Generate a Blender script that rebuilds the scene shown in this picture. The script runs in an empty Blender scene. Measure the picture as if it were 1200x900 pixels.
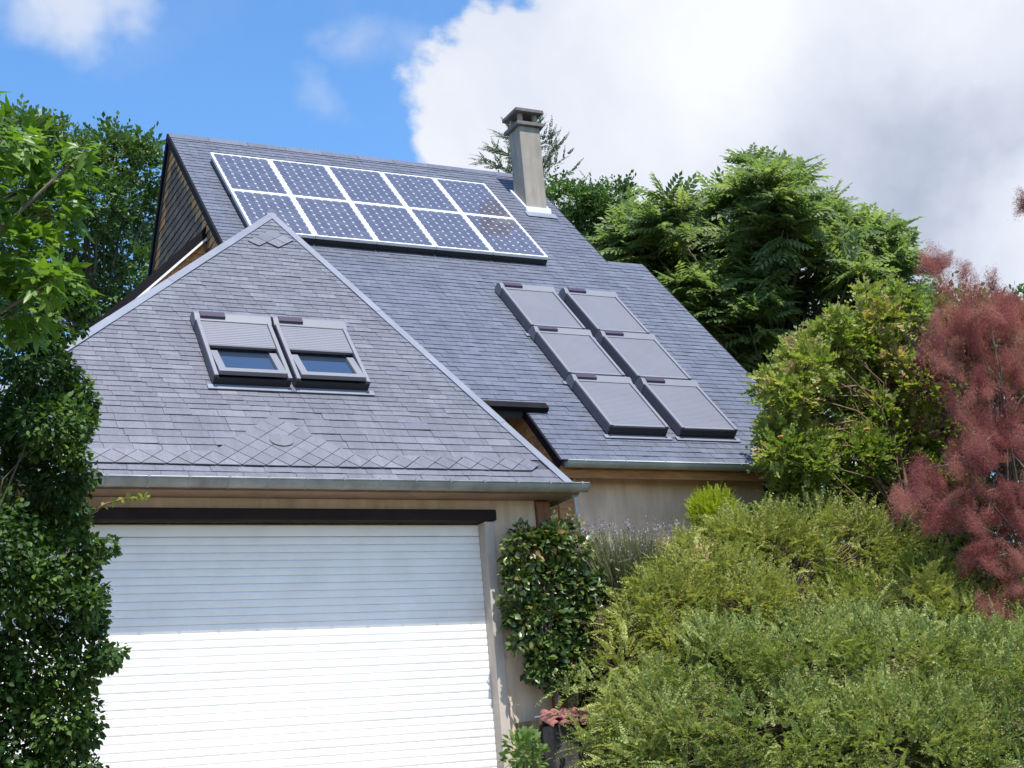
import bpy, math, random
import numpy as np
from mathutils import Vector, Matrix

scene = bpy.context.scene
COL = scene.collection
R = math.radians

# ------------------------------------------------------------------ camera
CAM = np.array((-6.2679, -12.7292, -0.2275))
YAW, PITCH, ROLL, FPX = 0.4845, 0.2630, 0.0877, 1764.6      # FPX: focal length in pixels of a 1200 px wide picture
_cy, _sy, _cp, _sp = math.cos(YAW), math.sin(YAW), math.cos(PITCH), math.sin(PITCH)
FW = np.array((_sy*_cp, _cy*_cp, _sp)); _rt = np.array((_cy, -_sy, 0.0)); _up = np.cross(_rt, FW)
RT = math.cos(ROLL)*_rt - math.sin(ROLL)*_up
UP = math.sin(ROLL)*_rt + math.cos(ROLL)*_up
cd = bpy.data.cameras.new('camera'); cam = bpy.data.objects.new('camera', cd); COL.objects.link(cam)
cd.sensor_fit = 'HORIZONTAL'; cd.sensor_width = 36.0; cd.lens = FPX/1200*36.0
cd.clip_start = 0.1; cd.clip_end = 3000
cam.matrix_world = Matrix(((RT[0], UP[0], -FW[0], CAM[0]), (RT[1], UP[1], -FW[1], CAM[1]), (RT[2], UP[2], -FW[2], CAM[2]), (0, 0, 0, 1)))
scene.camera = cam

def ray(px, py):
    v = FW*FPX + RT*(px-600) + UP*(450-py)
    return v/np.linalg.norm(v)
def at_y(px, py, y):                     # point of a pixel's ray on the vertical plane Y = y
    v = ray(px, py); return CAM + v*((y-CAM[1])/v[1])
def at_d(px, py, dist):
    return CAM + ray(px, py)*dist

# ------------------------------------------------------------------ light
SUN_EL, SUN_AZ = 63.5, -3.0              # elevation; azimuth measured from -Y towards +X
scene.render.engine = 'CYCLES'
scene.view_settings.view_transform = 'Standard'
scene.view_settings.look = 'None'
scene.view_settings.exposure = 0.9
scene.view_settings.gamma = 1.0
sd = bpy.data.lights.new('sun', 'SUN'); sun = bpy.data.objects.new('sun', sd); COL.objects.link(sun)
sd.energy = 4.0; sd.angle = R(0.55); sd.color = (1.0, 0.965, 0.90)
sv = Vector((math.sin(R(SUN_AZ))*math.cos(R(SUN_EL)), -math.cos(R(SUN_AZ))*math.cos(R(SUN_EL)), math.sin(R(SUN_EL))))
sun.rotation_euler = sv.to_track_quat('Z', 'Y').to_euler(); sun.location = (10, -20, 40)

world = bpy.data.worlds.new('World'); scene.world = world; world.use_nodes = True
def build_world():
    nt = world.node_tree; nt.nodes.clear(); N = nt.nodes.new; L = nt.links.new
    out = N('ShaderNodeOutputWorld'); sky = N('ShaderNodeTexSky'); sky.sky_type = 'NISHITA'; sky.sun_disc = False
    sky.sun_elevation = R(SUN_EL); sky.sun_rotation = R(180-SUN_AZ); sky.altitude = 100
    sky.air_density = 1.0; sky.dust_density = 0.6; sky.ozone_density = 2.2
    bg = N('ShaderNodeBackground'); bg.inputs['Strength'].default_value = 0.145
    hs = N('ShaderNodeHueSaturation'); hs.inputs['Saturation'].default_value = 1.22; hs.inputs['Value'].default_value = 1.0
    L(sky.outputs[0], hs.inputs['Color']); L(hs.outputs[0], bg.inputs['Color'])
    tc = N('ShaderNodeTexCoord'); D = tc.outputs['Generated']
    def math_(op, a, b=None, clamp=False):
        n = N('ShaderNodeMath'); n.operation = op; n.use_clamp = clamp
        for i, v in enumerate((a, b)):
            if v is None: continue
            if isinstance(v, (int, float)): n.inputs[i].default_value = v
            else: L(v, n.inputs[i])
        return n.outputs[0]
    def noise(scale, detail, rough, off, src=None, dist=0.0):
        m = N('ShaderNodeVectorMath'); m.operation = 'ADD'; L(src or D, m.inputs[0]); m.inputs[1].default_value = off
        n = N('ShaderNodeTexNoise'); n.inputs['Scale'].default_value = scale; n.inputs['Detail'].default_value = detail
        n.inputs['Roughness'].default_value = rough; n.inputs['Distortion'].default_value = dist
        L(m.outputs[0], n.inputs['Vector']); return n
    # gentle domain warp so that the cloud outline billows
    w = noise(5.0, 5, 0.6, (3.1, 1.7, 0.4))
    wm = N('ShaderNodeVectorMath'); wm.operation = 'MULTIPLY_ADD'
    L(w.outputs['Color'], wm.inputs[0]); wm.inputs[1].default_value = (0.16, 0.16, 0.16)
    wo = N('ShaderNodeVectorMath'); wo.operation = 'ADD'; L(D, wo.inputs[0]); wo.inputs[1].default_value = (-0.08, -0.08, -0.08)
    L(wo.outputs[0], wm.inputs[2]); WD = wm.outputs[0]
    def blob(px, py, rad, strength, src=WD):
        d = ray(px, py); v = N('ShaderNodeVectorMath'); v.operation = 'DISTANCE'
        L(src, v.inputs[0]); v.inputs[1].default_value = tuple(d)
        m = N('ShaderNodeMapRange'); m.interpolation_type = 'SMOOTHSTEP'
        m.inputs['From Min'].default_value = rad; m.inputs['From Max'].default_value = 0.0
        m.inputs['To Min'].default_value = 0.0; m.inputs['To Max'].default_value = strength
        L(v.outputs['Value'], m.inputs['Value']); return m.outputs[0]
    field = None
    for b in [(860, 60, 0.26, 1.5), (620, 205, 0.125, 1.3), (640, 70, 0.10, 1.1), (1020, 230, 0.30, 1.5), (1200, 60, 0.30, 1.5), (780, -120, 0.20, 1.4), (1350, 250, 0.3, 1.5)]:
        o = blob(*b); field = o if field is None else math_('MAXIMUM', field, o)
    small = None
    for b in [(85, 32, 0.075, 1.0), (40, 42, 0.06, 0.85), (140, 34, 0.055, 0.75), (392, 126, 0.045, 0.46), (455, 55, 0.06, 0.42), (505, 62, 0.05, 0.40), (405, 35, 0.04, 0.36), (20, 55, 0.05, 0.4)]:
        o = blob(*b); small = o if small is None else math_('MAXIMUM', small, o)
    # scattered clouds over the rest of the sky
    g = noise(1.7, 4, 0.5, (7.3, 2.2, 5.0)); far = math_('MULTIPLY', math_('SUBTRACT', g.outputs[0], 0.545), 6.0)
    f1 = noise(7.0, 8, 0.62, (0.2, 4.0, 1.0), dist=0.3).outputs[0]
    f2 = noise(24.0, 6, 0.6, (5.2, 1.0, 3.0)).outputs[0]
    fb = math_('ADD', math_('MULTIPLY', math_('SUBTRACT', f1, 0.5), 1.3), math_('MULTIPLY', math_('SUBTRACT', f2, 0.5), 0.35))
    dens = math_('ADD', math_('MAXIMUM', field, math_('MULTIPLY', far, 0.0)), fb)
    mr = N('ShaderNodeMapRange'); mr.interpolation_type = 'SMOOTHSTEP'
    mr.inputs['From Min'].default_value = 0.30; mr.inputs['From Max'].default_value = 0.52
    L(dens, mr.inputs['Value'])
    sm = N('ShaderNodeMapRange'); sm.interpolation_type = 'SMOOTHSTEP'
    sm.inputs['From Min'].default_value = 0.18; sm.inputs['From Max'].default_value = 0.95; sm.inputs['To Max'].default_value = 0.85
    L(math_('ADD', small, math_('MULTIPLY', fb, 0.55)), sm.inputs['Value'])
    fm = N('ShaderNodeMapRange'); fm.interpolation_type = 'SMOOTHSTEP'
    fm.inputs['From Min'].default_value = 0.55; fm.inputs['From Max'].default_value = 1.1; fm.inputs['To Max'].default_value = 0.9
    L(math_('ADD', far, fb), fm.inputs['Value'])
    # keep the scattered field out of the stretch of clear blue in view
    clear = blob(330, 130, 0.42, 1.0, D)
    fmk = math_('MULTIPLY', fm.outputs[0], math_('SUBTRACT', 1.0, clear, True))
    mask = math_('MAXIMUM', math_('MAXIMUM', mr.outputs[0], sm.outputs[0]), fmk)
    # cloud tone: white crests, grey bellies
    t1 = noise(3.4, 6, 0.55, (1.4, 0.3, 2.2), WD).outputs[0]
    grey = math_('MAXIMUM', blob(1060, 225, 0.19, 0.62), blob(760, 160, 0.12, 0.14))
    grey = math_('MAXIMUM', grey, blob(1150, 175, 0.10, 0.20))
    lite = math_('MAXIMUM', math_('MAXIMUM', blob(850, 20, 0.15, 0.35), blob(1100, 40, 0.17, 0.34)), blob(1190, 275, 0.09, 0.55))
    tone = math_('ADD', math_('ADD', math_('MULTIPLY', math_('SUBTRACT', t1, 0.5), 1.0), math_('SUBTRACT', 0.72, grey)), lite)
    tone = math_('ADD', tone, math_('MULTIPLY', math_('SUBTRACT', f1, 0.5), 0.5), True)
    cr = N('ShaderNodeValToRGB'); e = cr.color_ramp.elements
    e[0].position = 0.0; e[0].color = (0.190, 0.225, 0.305, 1); e[1].position = 1.0; e[1].color = (0.520, 0.535, 0.565, 1)
    m_ = cr.color_ramp.elements.new(0.55); m_.color = (0.400, 0.428, 0.492, 1)
    L(tone, cr.inputs[0])
    bc = N('ShaderNodeBackground'); L(cr.outputs[0], bc.inputs['Color']); bc.inputs['Strength'].default_value = 1.0
    mx = N('ShaderNodeMixShader'); L(mask, mx.inputs[0]); L(bg.outputs[0], mx.inputs[1]); L(bc.outputs[0], mx.inputs[2])
    L(mx.outputs[0], out.inputs[0])
build_world()

# ------------------------------------------------------------------ materials
def new_mat(name):
    m = bpy.data.materials.new(name); m.use_nodes = True
    nt = m.node_tree; b = nt.nodes['Principled BSDF']; return m, nt, b
def island_random(nt):
    g = nt.nodes.new('ShaderNodeNewGeometry'); o = nt.nodes.new('ShaderNodeObjectInfo')
    a = nt.nodes.new('ShaderNodeMath'); a.operation = 'ADD'
    nt.links.new(g.outputs['Random Per Island'], a.inputs[0]); nt.links.new(o.outputs['Random'], a.inputs[1])
    f = nt.nodes.new('ShaderNodeMath'); f.operation = 'FRACT'; nt.links.new(a.outputs[0], f.inputs[0])
    return f.outputs[0]
def ramp(nt, stops):
    r = nt.nodes.new('ShaderNodeValToRGB'); els = r.color_ramp.elements
    while len(els) > 1: els.remove(els[-1])
    els[0].position = stops[0][0]; els[0].color = (*stops[0][1], 1)
    for p, c in stops[1:]:
        e = els.new(p); e.color = (*c, 1)
    return r
def noise_node(nt, scale, detail=4, rough=0.55, obj=True, vec_scale=None):
    t = nt.nodes.new('ShaderNodeTexCoord'); n = nt.nodes.new('ShaderNodeTexNoise')
    n.inputs['Scale'].default_value = scale; n.inputs['Detail'].default_value = detail; n.inputs['Roughness'].default_value = rough
    g = nt.nodes.new('ShaderNodeNewGeometry')
    src = g.outputs['Position']
    if vec_scale:
        mp = nt.nodes.new('ShaderNodeVectorMath'); mp.operation = 'MULTIPLY'; mp.inputs[1].default_value = vec_scale
        nt.links.new(src, mp.inputs[0]); src = mp.outputs[0]
    nt.links.new(src, n.inputs['Vector']); return n
def mixcol(nt, fac, a, b, mode='MIX'):
    m = nt.nodes.new('ShaderNodeMix'); m.data_type = 'RGBA'; m.blend_type = mode
    for k, v in ((0, fac), (6, a), (7, b)):
        if isinstance(v, (int, float)): m.inputs[k].default_value = v
        elif isinstance(v, tuple): m.inputs[k].default_value = (*v, 1)
        else: nt.links.new(v, m.inputs[k])
    return m.outputs[2]
def bump(nt, b, height, strength, dist):
    n = nt.nodes.new('ShaderNodeBump'); n.inputs['Strength'].default_value = strength; n.inputs['Distance'].default_value = dist
    nt.links.new(height, n.inputs['Height']); nt.links.new(n.outputs[0], b.inputs['Normal'])

def slate_mat(name, lo, mid, hi, rough=0.5):
    m, nt, b = new_mat(name)
    r = ramp(nt, [(0.0, lo), (0.5, mid), (0.86, tuple(c*1.12 for c in mid)), (1.0, hi)])
    nt.links.new(island_random(nt), r.inputs[0])
    n1 = noise_node(nt, 1.3, 5); n2 = noise_node(nt, 45, 4, 0.6)
    s1 = ramp(nt, [(0.3, (0.92, 0.92, 0.93)), (0.7, (1.07, 1.06, 1.05))]); nt.links.new(n1.outputs[0], s1.inputs[0])
    s2 = ramp(nt, [(0.3, (0.86, 0.86, 0.86)), (0.7, (1.12, 1.12, 1.12))]); nt.links.new(n2.outputs[0], s2.inputs[0])
    c = mixcol(nt, 1.0, r.outputs[0], s1.outputs[0], 'MULTIPLY'); c = mixcol(nt, 1.0, c, s2.outputs[0], 'MULTIPLY')
    n3 = noise_node(nt, 9.0, 8, 0.75); lic = ramp(nt, [(0.60, (0, 0, 0)), (0.74, (0.30, 0.30, 0.30))]); nt.links.new(n3.outputs[0], lic.inputs[0])
    c = mixcol(nt, lic.outputs[0], c, (0.20, 0.205, 0.195))
    n4 = noise_node(nt, 2.2, 5, 0.6, vec_scale=(5.0, 0.5, 0.5)); st = ramp(nt, [(0.35, (0.86, 0.86, 0.87)), (0.65, (1.08, 1.08, 1.07))]); nt.links.new(n4.outputs[0], st.inputs[0])
    c = mixcol(nt, 1.0, c, st.outputs[0], 'MULTIPLY')
    nt.links.new(c, b.inputs['Base Color'])
    rr = ramp(nt, [(0.2, (rough-.1,)*3), (0.8, (rough+.12,)*3)]); nt.links.new(n2.outputs[0], rr.inputs[0]); nt.links.new(rr.outputs[0], b.inputs['Roughness'])
    bump(nt, b, n2.outputs[0], 0.35, 0.006)
    return m
def plain(name, col, rough=0.5, metal=0.0, var=0.12, scale=6.0, bump_s=0.0, coat=0.0, fine=40, spec=0.5):
    m, nt, b = new_mat(name); b.inputs['Specular IOR Level'].default_value = spec
    n = noise_node(nt, scale, 5)
    s = ramp(nt, [(0.28, (1-var,)*3), (0.72, (1+var,)*3)]); nt.links.new(n.outputs[0], s.inputs[0])
    nt.links.new(mixcol(nt, 1.0, col, s.outputs[0], 'MULTIPLY'), b.inputs['Base Color'])
    b.inputs['Roughness'].default_value = rough; b.inputs['Metallic'].default_value = metal; b.inputs['Coat Weight'].default_value = coat
    if bump_s:
        n2 = noise_node(nt, fine, 5); bump(nt, b, n2.outputs[0], bump_s, 0.01)
    return m
M = {}
M['slate_g'] = slate_mat('garage slate', (0.097, 0.102, 0.127), (0.107, 0.112, 0.139), (0.142, 0.146, 0.174))
M['slate_m'] = slate_mat('house slate', (0.085, 0.094, 0.126), (0.092, 0.102, 0.136), (0.108, 0.118, 0.153))
M['deck'] = plain('roof deck', (0.05, 0.05, 0.06), 0.8)
M['zinc'] = plain('zinc flashing', (0.150, 0.163, 0.205), 0.55, 0.0, 0.14, 3.0)
M['zinc_g'] = plain('zinc gutter', (0.23, 0.245, 0.235), 0.5, 0.3, 0.3, 5.0)
M['zinc_l'] = plain('pale zinc gutter', (0.38, 0.39, 0.37), 0.5, 0.25, 0.2, 5.0)
M['white'] = plain('white lacquer', (0.755, 0.745, 0.725), 0.45, 0, 0.06, 3.5)
M['white_trim'] = plain('white trim', (0.72, 0.72, 0.72), 0.4, 0, 0.05)
M['alu'] = plain('aluminium frame', (0.74, 0.75, 0.78), 0.35, 0.25, 0.05)
M['shutter'] = plain('grey shutter', (0.146, 0.149, 0.174), 0.5, 0.0, 0.05, 3.0)
M['shutter_box'] = plain('grey shutter housing', (0.160, 0.163, 0.186), 0.5, 0.0, 0.05, 3.0)
M['shutter_dark'] = plain('dark shutter rail', (0.080, 0.078, 0.098), 0.5, 0.0, 0.1)
M['solar_strip'] = plain('plum solar strip', (0.050, 0.034, 0.055), 0.35, 0.0, 0.1)
M['black'] = plain('black rubber', (0.012, 0.012, 0.015), 0.6)
M['dark'] = plain('dark painted board', (0.008, 0.007, 0.009), 0.75, 0, 0.3, 5.0, spec=0.12)
M['lintel'] = plain('dark brown casing', (0.021, 0.014, 0.014), 0.7, 0, 0.3, 3.0, spec=0.15)
M['jamb'] = plain('grey guide rail', (0.44, 0.385, 0.33), 0.6, 0, 0.12)
M['soffit'] = plain('brown soffit', (0.24, 0.165, 0.11), 0.8, 0, 0.2, 5.0)
M['soil'] = plain('soil', (0.07, 0.05, 0.035), 0.95, 0, 0.4, 6.0, 0.6)
M['bark'] = plain('bark', (0.10, 0.08, 0.06), 0.9, 0, 0.35, 14.0, 0.8)
M['twig'] = plain('twig', (0.16, 0.10, 0.06), 0.85, 0, 0.3, 14.0)
M['drive'] = plain('driveway', (0.33, 0.29, 0.245), 0.9, 0, 0.2, 4.0, 0.5)
M['tile'] = plain('clay tile', (0.23, 0.085, 0.075), 0.8, 0, 0.35, 12.0, 0.4)
M['mortar'] = plain('mortar', (0.30, 0.29, 0.30), 0.9, 0, 0.2, 9.0, 0.5)
M['rubble'] = plain('dark rubble', (0.05, 0.045, 0.045), 0.95, 0, 0.5, 10.0, 0.8)
def render_wall(name, col):
    m, nt, b = new_mat(name)
    n1 = noise_node(nt, 1.2, 6, 0.6); n2 = noise_node(nt, 7, 5, 0.6, vec_scale=(1, 1, 0.18)); n3 = noise_node(nt, 120, 4)
    s1 = ramp(nt, [(0.3, (0.72, 0.70, 0.68)), (0.7, (1.10, 1.10, 1.10))]); nt.links.new(n1.outputs[0], s1.inputs[0])
    s2 = ramp(nt, [(0.35, (0.82, 0.80, 0.78)), (0.65, (1.08, 1.08, 1.08))]); nt.links.new(n2.outputs[0], s2.inputs[0])
    c = mixcol(nt, 1.0, col, s1.outputs[0], 'MULTIPLY'); c = mixcol(nt, 1.0, c, s2.outputs[0], 'MULTIPLY')
    nt.links.new(c, b.inputs['Base Color']); b.inputs['Roughness'].default_value = 0.92
    bump(nt, b, n3.outputs[0], 0.5, 0.006); return m
M['render_g'] = render_wall('garage render', (0.62, 0.49, 0.37))
M['render_m'] = render_wall('house render', (0.74, 0.53, 0.38))
M['concrete'] = render_wall('chimney render', (0.30, 0.275, 0.24))
M['cap'] = render_wall('chimney cap', (0.16, 0.15, 0.15))
def wood_mat(name, stops, vs=(14, 14, 2)):
    m, nt, b = new_mat(name)
    r = ramp(nt, stops); at = nt.nodes.new('ShaderNodeAttribute'); at.attribute_name = 'tint'
    ir = island_random(nt)
    ad = nt.nodes.new('ShaderNodeMath'); ad.operation = 'MULTIPLY_ADD'; nt.links.new(ir, ad.inputs[0]); ad.inputs[1].default_value = 0.25; nt.links.new(at.outputs['Fac'], ad.inputs[2])
    nt.links.new(ad.outputs[0], r.inputs[0])
    n = noise_node(nt, 3.0, 6, 0.6, vec_scale=vs)
    s = ramp(nt, [(0.3, (0.62, 0.60, 0.58)), (0.7, (1.2, 1.2, 1.2))]); nt.links.new(n.outputs[0], s.inputs[0])
    nt.links.new(mixcol(nt, 1.0, r.outputs[0], s.outputs[0], 'MULTIPLY'), b.inputs['Base Color'])
    b.inputs['Roughness'].default_value = 0.8; bump(nt, b, n.outputs[0], 0.3, 0.006); return m
M['shingle'] = wood_mat('cedar shingle', [(0.0, (0.085, 0.062, 0.046)), (0.25, (0.17, 0.125, 0.090)), (0.5, (0.36, 0.20, 0.09)), (1.0, (0.66, 0.35, 0.125))])
M['wood'] = wood_mat('orange brown wood', [(0.0, (0.33, 0.15, 0.05)), (1.0, (0.42, 0.20, 0.07))], (2, 14, 14))
M['wood_post'] = wood_mat('brown post', [(0.0, (0.20, 0.095, 0.05)), (1.0, (0.26, 0.12, 0.06))])
def cell_mat():
    m, nt, b = new_mat('solar cell')
    r = ramp(nt, [(0.0, (0.070, 0.066, 0.084)), (0.6, (0.080, 0.076, 0.096)), (1.0, (0.092, 0.088, 0.108))]); nt.links.new(island_random(nt), r.inputs[0])
    # printed busbar fingers
    nt.links.new(r.outputs[0], b.inputs['Base Color'])
    b.inputs['Roughness'].default_value = 0.30; b.inputs['Coat Weight'].default_value = 1.0; b.inputs['Coat Roughness'].default_value = 0.04
    return m
M['cell'] = cell_mat()
def backsheet():
    m, nt, b = new_mat('panel backsheet'); b.inputs['Base Color'].default_value = (0.44, 0.44, 0.49, 1)
    b.inputs['Roughness'].default_value = 0.4; b.inputs['Coat Weight'].default_value = 1.0; b.inputs['Coat Roughness'].default_value = 0.05; return m
M['backsheet'] = backsheet()
def glass_mat():
    m, nt, b = new_mat('window pane'); b.inputs['Base Color'].default_value = (0.02, 0.03, 0.05, 1)
    b.inputs['Roughness'].default_value = 0.03; b.inputs['Specular IOR Level'].default_value = 1.0; b.inputs['Coat Weight'].default_value = 1.0; b.inputs['Coat Roughness'].default_value = 0.0; b.inputs['IOR'].default_value = 1.9; return m
M['glass'] = glass_mat()
def leaf_mat(name, stops, rough=0.5, trans=0.35, spec=0.4, trans_gain=1.5):
    m, nt, b = new_mat(name); out = nt.nodes['Material Output']
    at = nt.nodes.new('ShaderNodeAttribute'); at.attribute_name = 'tint'
    g = nt.nodes.new('ShaderNodeNewGeometry')
    ad = nt.nodes.new('ShaderNodeMath'); ad.operation = 'MULTIPLY_ADD'
    nt.links.new(g.outputs['Random Per Island'], ad.inputs[0]); ad.inputs[1].default_value = 0.3; nt.links.new(at.outputs['Fac'], ad.inputs[2])
    r = ramp(nt, stops); nt.links.new(ad.outputs[0], r.inputs[0])
    nt.links.new(r.outputs[0], b.inputs['Base Color']); b.inputs['Roughness'].default_value = rough; b.inputs['Specular IOR Level'].default_value = spec
    if trans > 0:
        t = nt.nodes.new('ShaderNodeBsdfTranslucent'); mg = mixcol(nt, 1.0, r.outputs[0], (trans_gain, trans_gain*1.05, trans_gain*0.55), 'MULTIPLY'); nt.links.new(mg, t.inputs['Color'])
        mx = nt.nodes.new('ShaderNodeMixShader'); mx.inputs[0].default_value = trans
        nt.links.new(b.outputs[0], mx.inputs[1]); nt.links.new(t.outputs[0], mx.inputs[2]); nt.links.new(mx.outputs[0], out.inputs[0])
    return m

# ------------------------------------------------------------------ mesh helpers
class MB:
    def __init__(self): self.v = []; self.f = []; self.t = []
    def add(self, vs, fs, tint=None):
        o = len(self.v); self.v.extend([tuple(p) for p in vs]); self.f.extend([tuple(i+o for i in f) for f in fs])
        self.t.extend([0.5 if tint is None else tint]*len(vs)); return self
    def box(self, a, b, tf=None):
        (x0, y0, z0), (x1, y1, z1) = a, b
        vs = [(x0,y0,z0),(x1,y0,z0),(x1,y1,z0),(x0,y1,z0),(x0,y0,z1),(x1,y0,z1),(x1,y1,z1),(x0,y1,z1)]
        if tf: vs = [tf(*p) for p in vs]
        return self.add(vs, [(0,3,2,1),(4,5,6,7),(0,1,5,4),(1,2,6,5),(2,3,7,6),(3,0,4,7)])
    def prism(self, base, top):          # two matching rings
        n = len(base)
        return self.add(list(base)+list(top), [tuple(reversed(range(n))), tuple(range(n, 2*n))] + [(i, (i+1) % n, n+(i+1) % n, n+i) for i in range(n)])
    def tube(self, pts, rad, n=8, closed=True):
        pts = [Vector(p) for p in pts]; rs = rad if isinstance(rad, (list, tuple)) else [rad]*len(pts)
        o = len(self.v); vs = []
        for i, p in enumerate(pts):
            d = (pts[min(i+1, len(pts)-1)]-pts[max(i-1, 0)]).normalized()
            a = d.orthogonal().normalized() if abs(d.z) > 0.95 else d.cross(Vector((0, 0, 1))).normalized(); b = d.cross(a)
            for k in range(n):
                th = 2*math.pi*k/n; vs.append(p + a*(rs[i]*math.cos(th)) + b*(rs[i]*math.sin(th)))
        fs = []
        for i in range(len(pts)-1):
            for k in range(n):
                fs.append((i*n+k, i*n+(k+1) % n, (i+1)*n+(k+1) % n, (i+1)*n+k))
        fs.append(tuple(reversed(range(n)))); fs.append(tuple((len(pts)-1)*n+k for k in range(n)))
        return self.add(vs, fs)
    def mesh(self, name, mat, smooth=False):
        me = bpy.data.meshes.new(name); me.from_pydata([tuple(p) for p in self.v], [], self.f); me.materials.append(mat)
        a = me.attributes.new('tint', 'FLOAT', 'POINT'); a.data.foreach_set('value', np.array(self.t, dtype=np.float32))
        if smooth: me.polygons.foreach_set('use_smooth', [True]*len(me.polygons))
        me.update(); return me
    def build(self, name, mat, parent=None, smooth=False, bevel=0):
        o = link(name, self.mesh(name, mat, smooth), parent)
        if bevel:
            bm = o.modifiers.new('bevel', 'BEVEL'); bm.width = bevel; bm.segments = 2; bm.limit_method = 'ANGLE'
        return o
def link(name, me, parent=None, mw=None):
    o = bpy.data.objects.new(name, me); COL.objects.link(o)
    if parent is not None:
        o.parent = parent
        loc = parent.get('_o')
        if loc is not None: o.matrix_parent_inverse = Matrix.Translation(-Vector(loc))
    if mw is not None: o.matrix_basis = mw
    return o
def thing(name, label, cat, loc=(0, 0, 0), group=None):
    o = bpy.data.objects.new(name, None); COL.objects.link(o); o.location = loc; o['_o'] = tuple(float(c) for c in loc)
    o.empty_display_size = 0.3
    o['label'] = label; o['category'] = cat
    if group: o['group'] = group
    THINGS.append(o); return o
THINGS = []
def struct(o): o['kind'] = 'structure'; return o

# ------------------------------------------------------------------ ground
def smooth(t): t = np.clip(t, 0, 1); return t*t*(3-2*t)
def ground_z(x, y):
    x = np.asarray(x, float); y = np.asarray(y, float)
    zd = np.clip(-0.14*(-1.0-y), -1.9, 0.0)*(y < -1.0)
    g = smooth((y+2.2+0.1*(x-1.0))/3.6)*smooth((x-0.55)/1.1)
    z = zd*(1-g) + 2.15*g
    back = smooth((y-5.0)/5.0); z = np.maximum(z, z*(1-back)+2.3*back)
    left = smooth((-x-6.0)/3.0)*smooth((y+9)/6.0); z = np.maximum(z, zd*(1-left)+0.9*left)
    foot = (x > -5.6) & (x < 1.02) & (y > -0.9) & (y < 5.6)
    return np.where(foot, 0.0, z) - 0.10
def build_ground():
    fine = np.arange(-11, 11.01, 0.2)
    out = np.array([14, 18, 25, 40, 70, 130, 300, 900.])
    xs = np.concatenate([-out[::-1], fine, out]); ys = xs
    X, Y = np.meshgrid(xs, ys); Z = ground_z(X, Y) + 0.0
    n = len(xs); v = np.stack([X, Y, Z], -1).reshape(-1, 3)
    f = [(j*n+i, j*n+i+1, (j+1)*n+i+1, (j+1)*n+i) for j in range(n-1) for i in range(n-1)]
    me = bpy.data.meshes.new('ground'); me.from_pydata(v.tolist(), [], f)
    m, nt, b = new_mat('garden ground')
    n1 = noise_node(nt, 0.8, 6); r = ramp(nt, [(0.35, (0.045, 0.06, 0.02)), (0.6, (0.08, 0.065, 0.04))]); nt.links.new(n1.outputs[0], r.inputs[0])
    nt.links.new(r.outputs[0], b.inputs['Base Color']); b.inputs['Roughness'].default_value = 0.95
    n2 = noise_node(nt, 18, 6); bump(nt, b, n2.outputs[0], 0.8, 0.03)
    me.materials.append(m); struct(link('ground', me))
    mb = MB(); ys = np.concatenate([np.arange(-0.02, -17.0, -0.5)])
    for i in range(len(ys)-1):
        a, b_ = ys[i], ys[i+1]
        za, zb = float(ground_z(-2, a))+0.006, float(ground_z(-2, b_))+0.006
        mb.add([(-4.7, a, za), (0.12, a, za), (0.12, b_, zb), (-4.7, b_, zb)], [(0, 1, 2, 3)])
    struct(mb.build('driveway', M['drive']))
build_ground()

# ------------------------------------------------------------------ roof frames
PM, PG = 0.8087, 0.9043
EM = 2.2507                                # height of the house roof plane at y = 0
cM, sM, cG, sG = math.cos(PM), math.sin(PM), math.cos(PG), math.sin(PG)
GO, ZG = 0.35, 2.5611
def PMf(u, s, h=0.0): return (u, s*cM - sM*h, EM + s*sM + cM*h)
def PGf(u, s, h=0.0): return (u, -GO + s*cG - sG*h, ZG + s*sG + cG*h)
def frame_matrix(P, u, s, h=0.0):
    o = Vector(P(u, s, h)); U = Vector((1, 0, 0)); V = (Vector(P(u, s+1, h))-o); W = (Vector(P(u, s, h+1))-o)
    return Matrix(((U.x, V.x, W.x, o.x), (U.y, V.y, W.y, o.y), (U.z, V.z, W.z, o.z), (0, 0, 0, 1)))
def clip_poly(poly, clip):                 # Sutherland-Hodgman, clip polygon convex and counter-clockwise
    for i in range(len(clip)):
        a, b = clip[i], clip[(i+1) % len(clip)]; out = []
        if not poly: break
        ins = lambda p: (b[0]-a[0])*(p[1]-a[1])-(b[1]-a[1])*(p[0]-a[0]) >= -1e-9
        for k in range(len(poly)):
            p, q = poly[k], poly[(k+1) % len(poly)]
            ip, iq = ins(p), ins(q)
            if ip: out.append(p)
            if ip != iq:
                d1 = (b[0]-a[0])*(p[1]-a[1])-(b[1]-a[1])*(p[0]-a[0]); d2 = (b[0]-a[0])*(q[1]-a[1])-(b[1]-a[1])*(q[0]-a[0])
                t = d1/(d1-d2); out.append((p[0]+t*(q[0]-p[0]), p[1]+t*(q[1]-p[1])))
        poly = out
    return poly
def piece(mb, P, poly, s0, s1, top=0.013, thick=0.008, tilt=0.0, jit=0.0, tint=0.5):
    # a thin slab lying on plane P: its lower edge stands proud, its upper edge tucks under the next course
    def h(u, s): return top*(1-(s-s0)/(s1-s0)) + tilt*(u-poly[0][0]) + jit
    up = [P(u, s, h(u, s)) for u, s in poly]; dn = [P(u, s, h(u, s)-thick) for u, s in poly]
    n = len(poly); o = len(mb.v)
    mb.v.extend(dn+up); mb.t.extend([tint]*(2*n))
    mb.f.append(tuple(o+n+i for i in range(n)))
    for i in range(n): mb.f.append((o+i, o+(i+1) % n, o+n+(i+1) % n, o+n+i))
SHARED = {}
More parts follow.
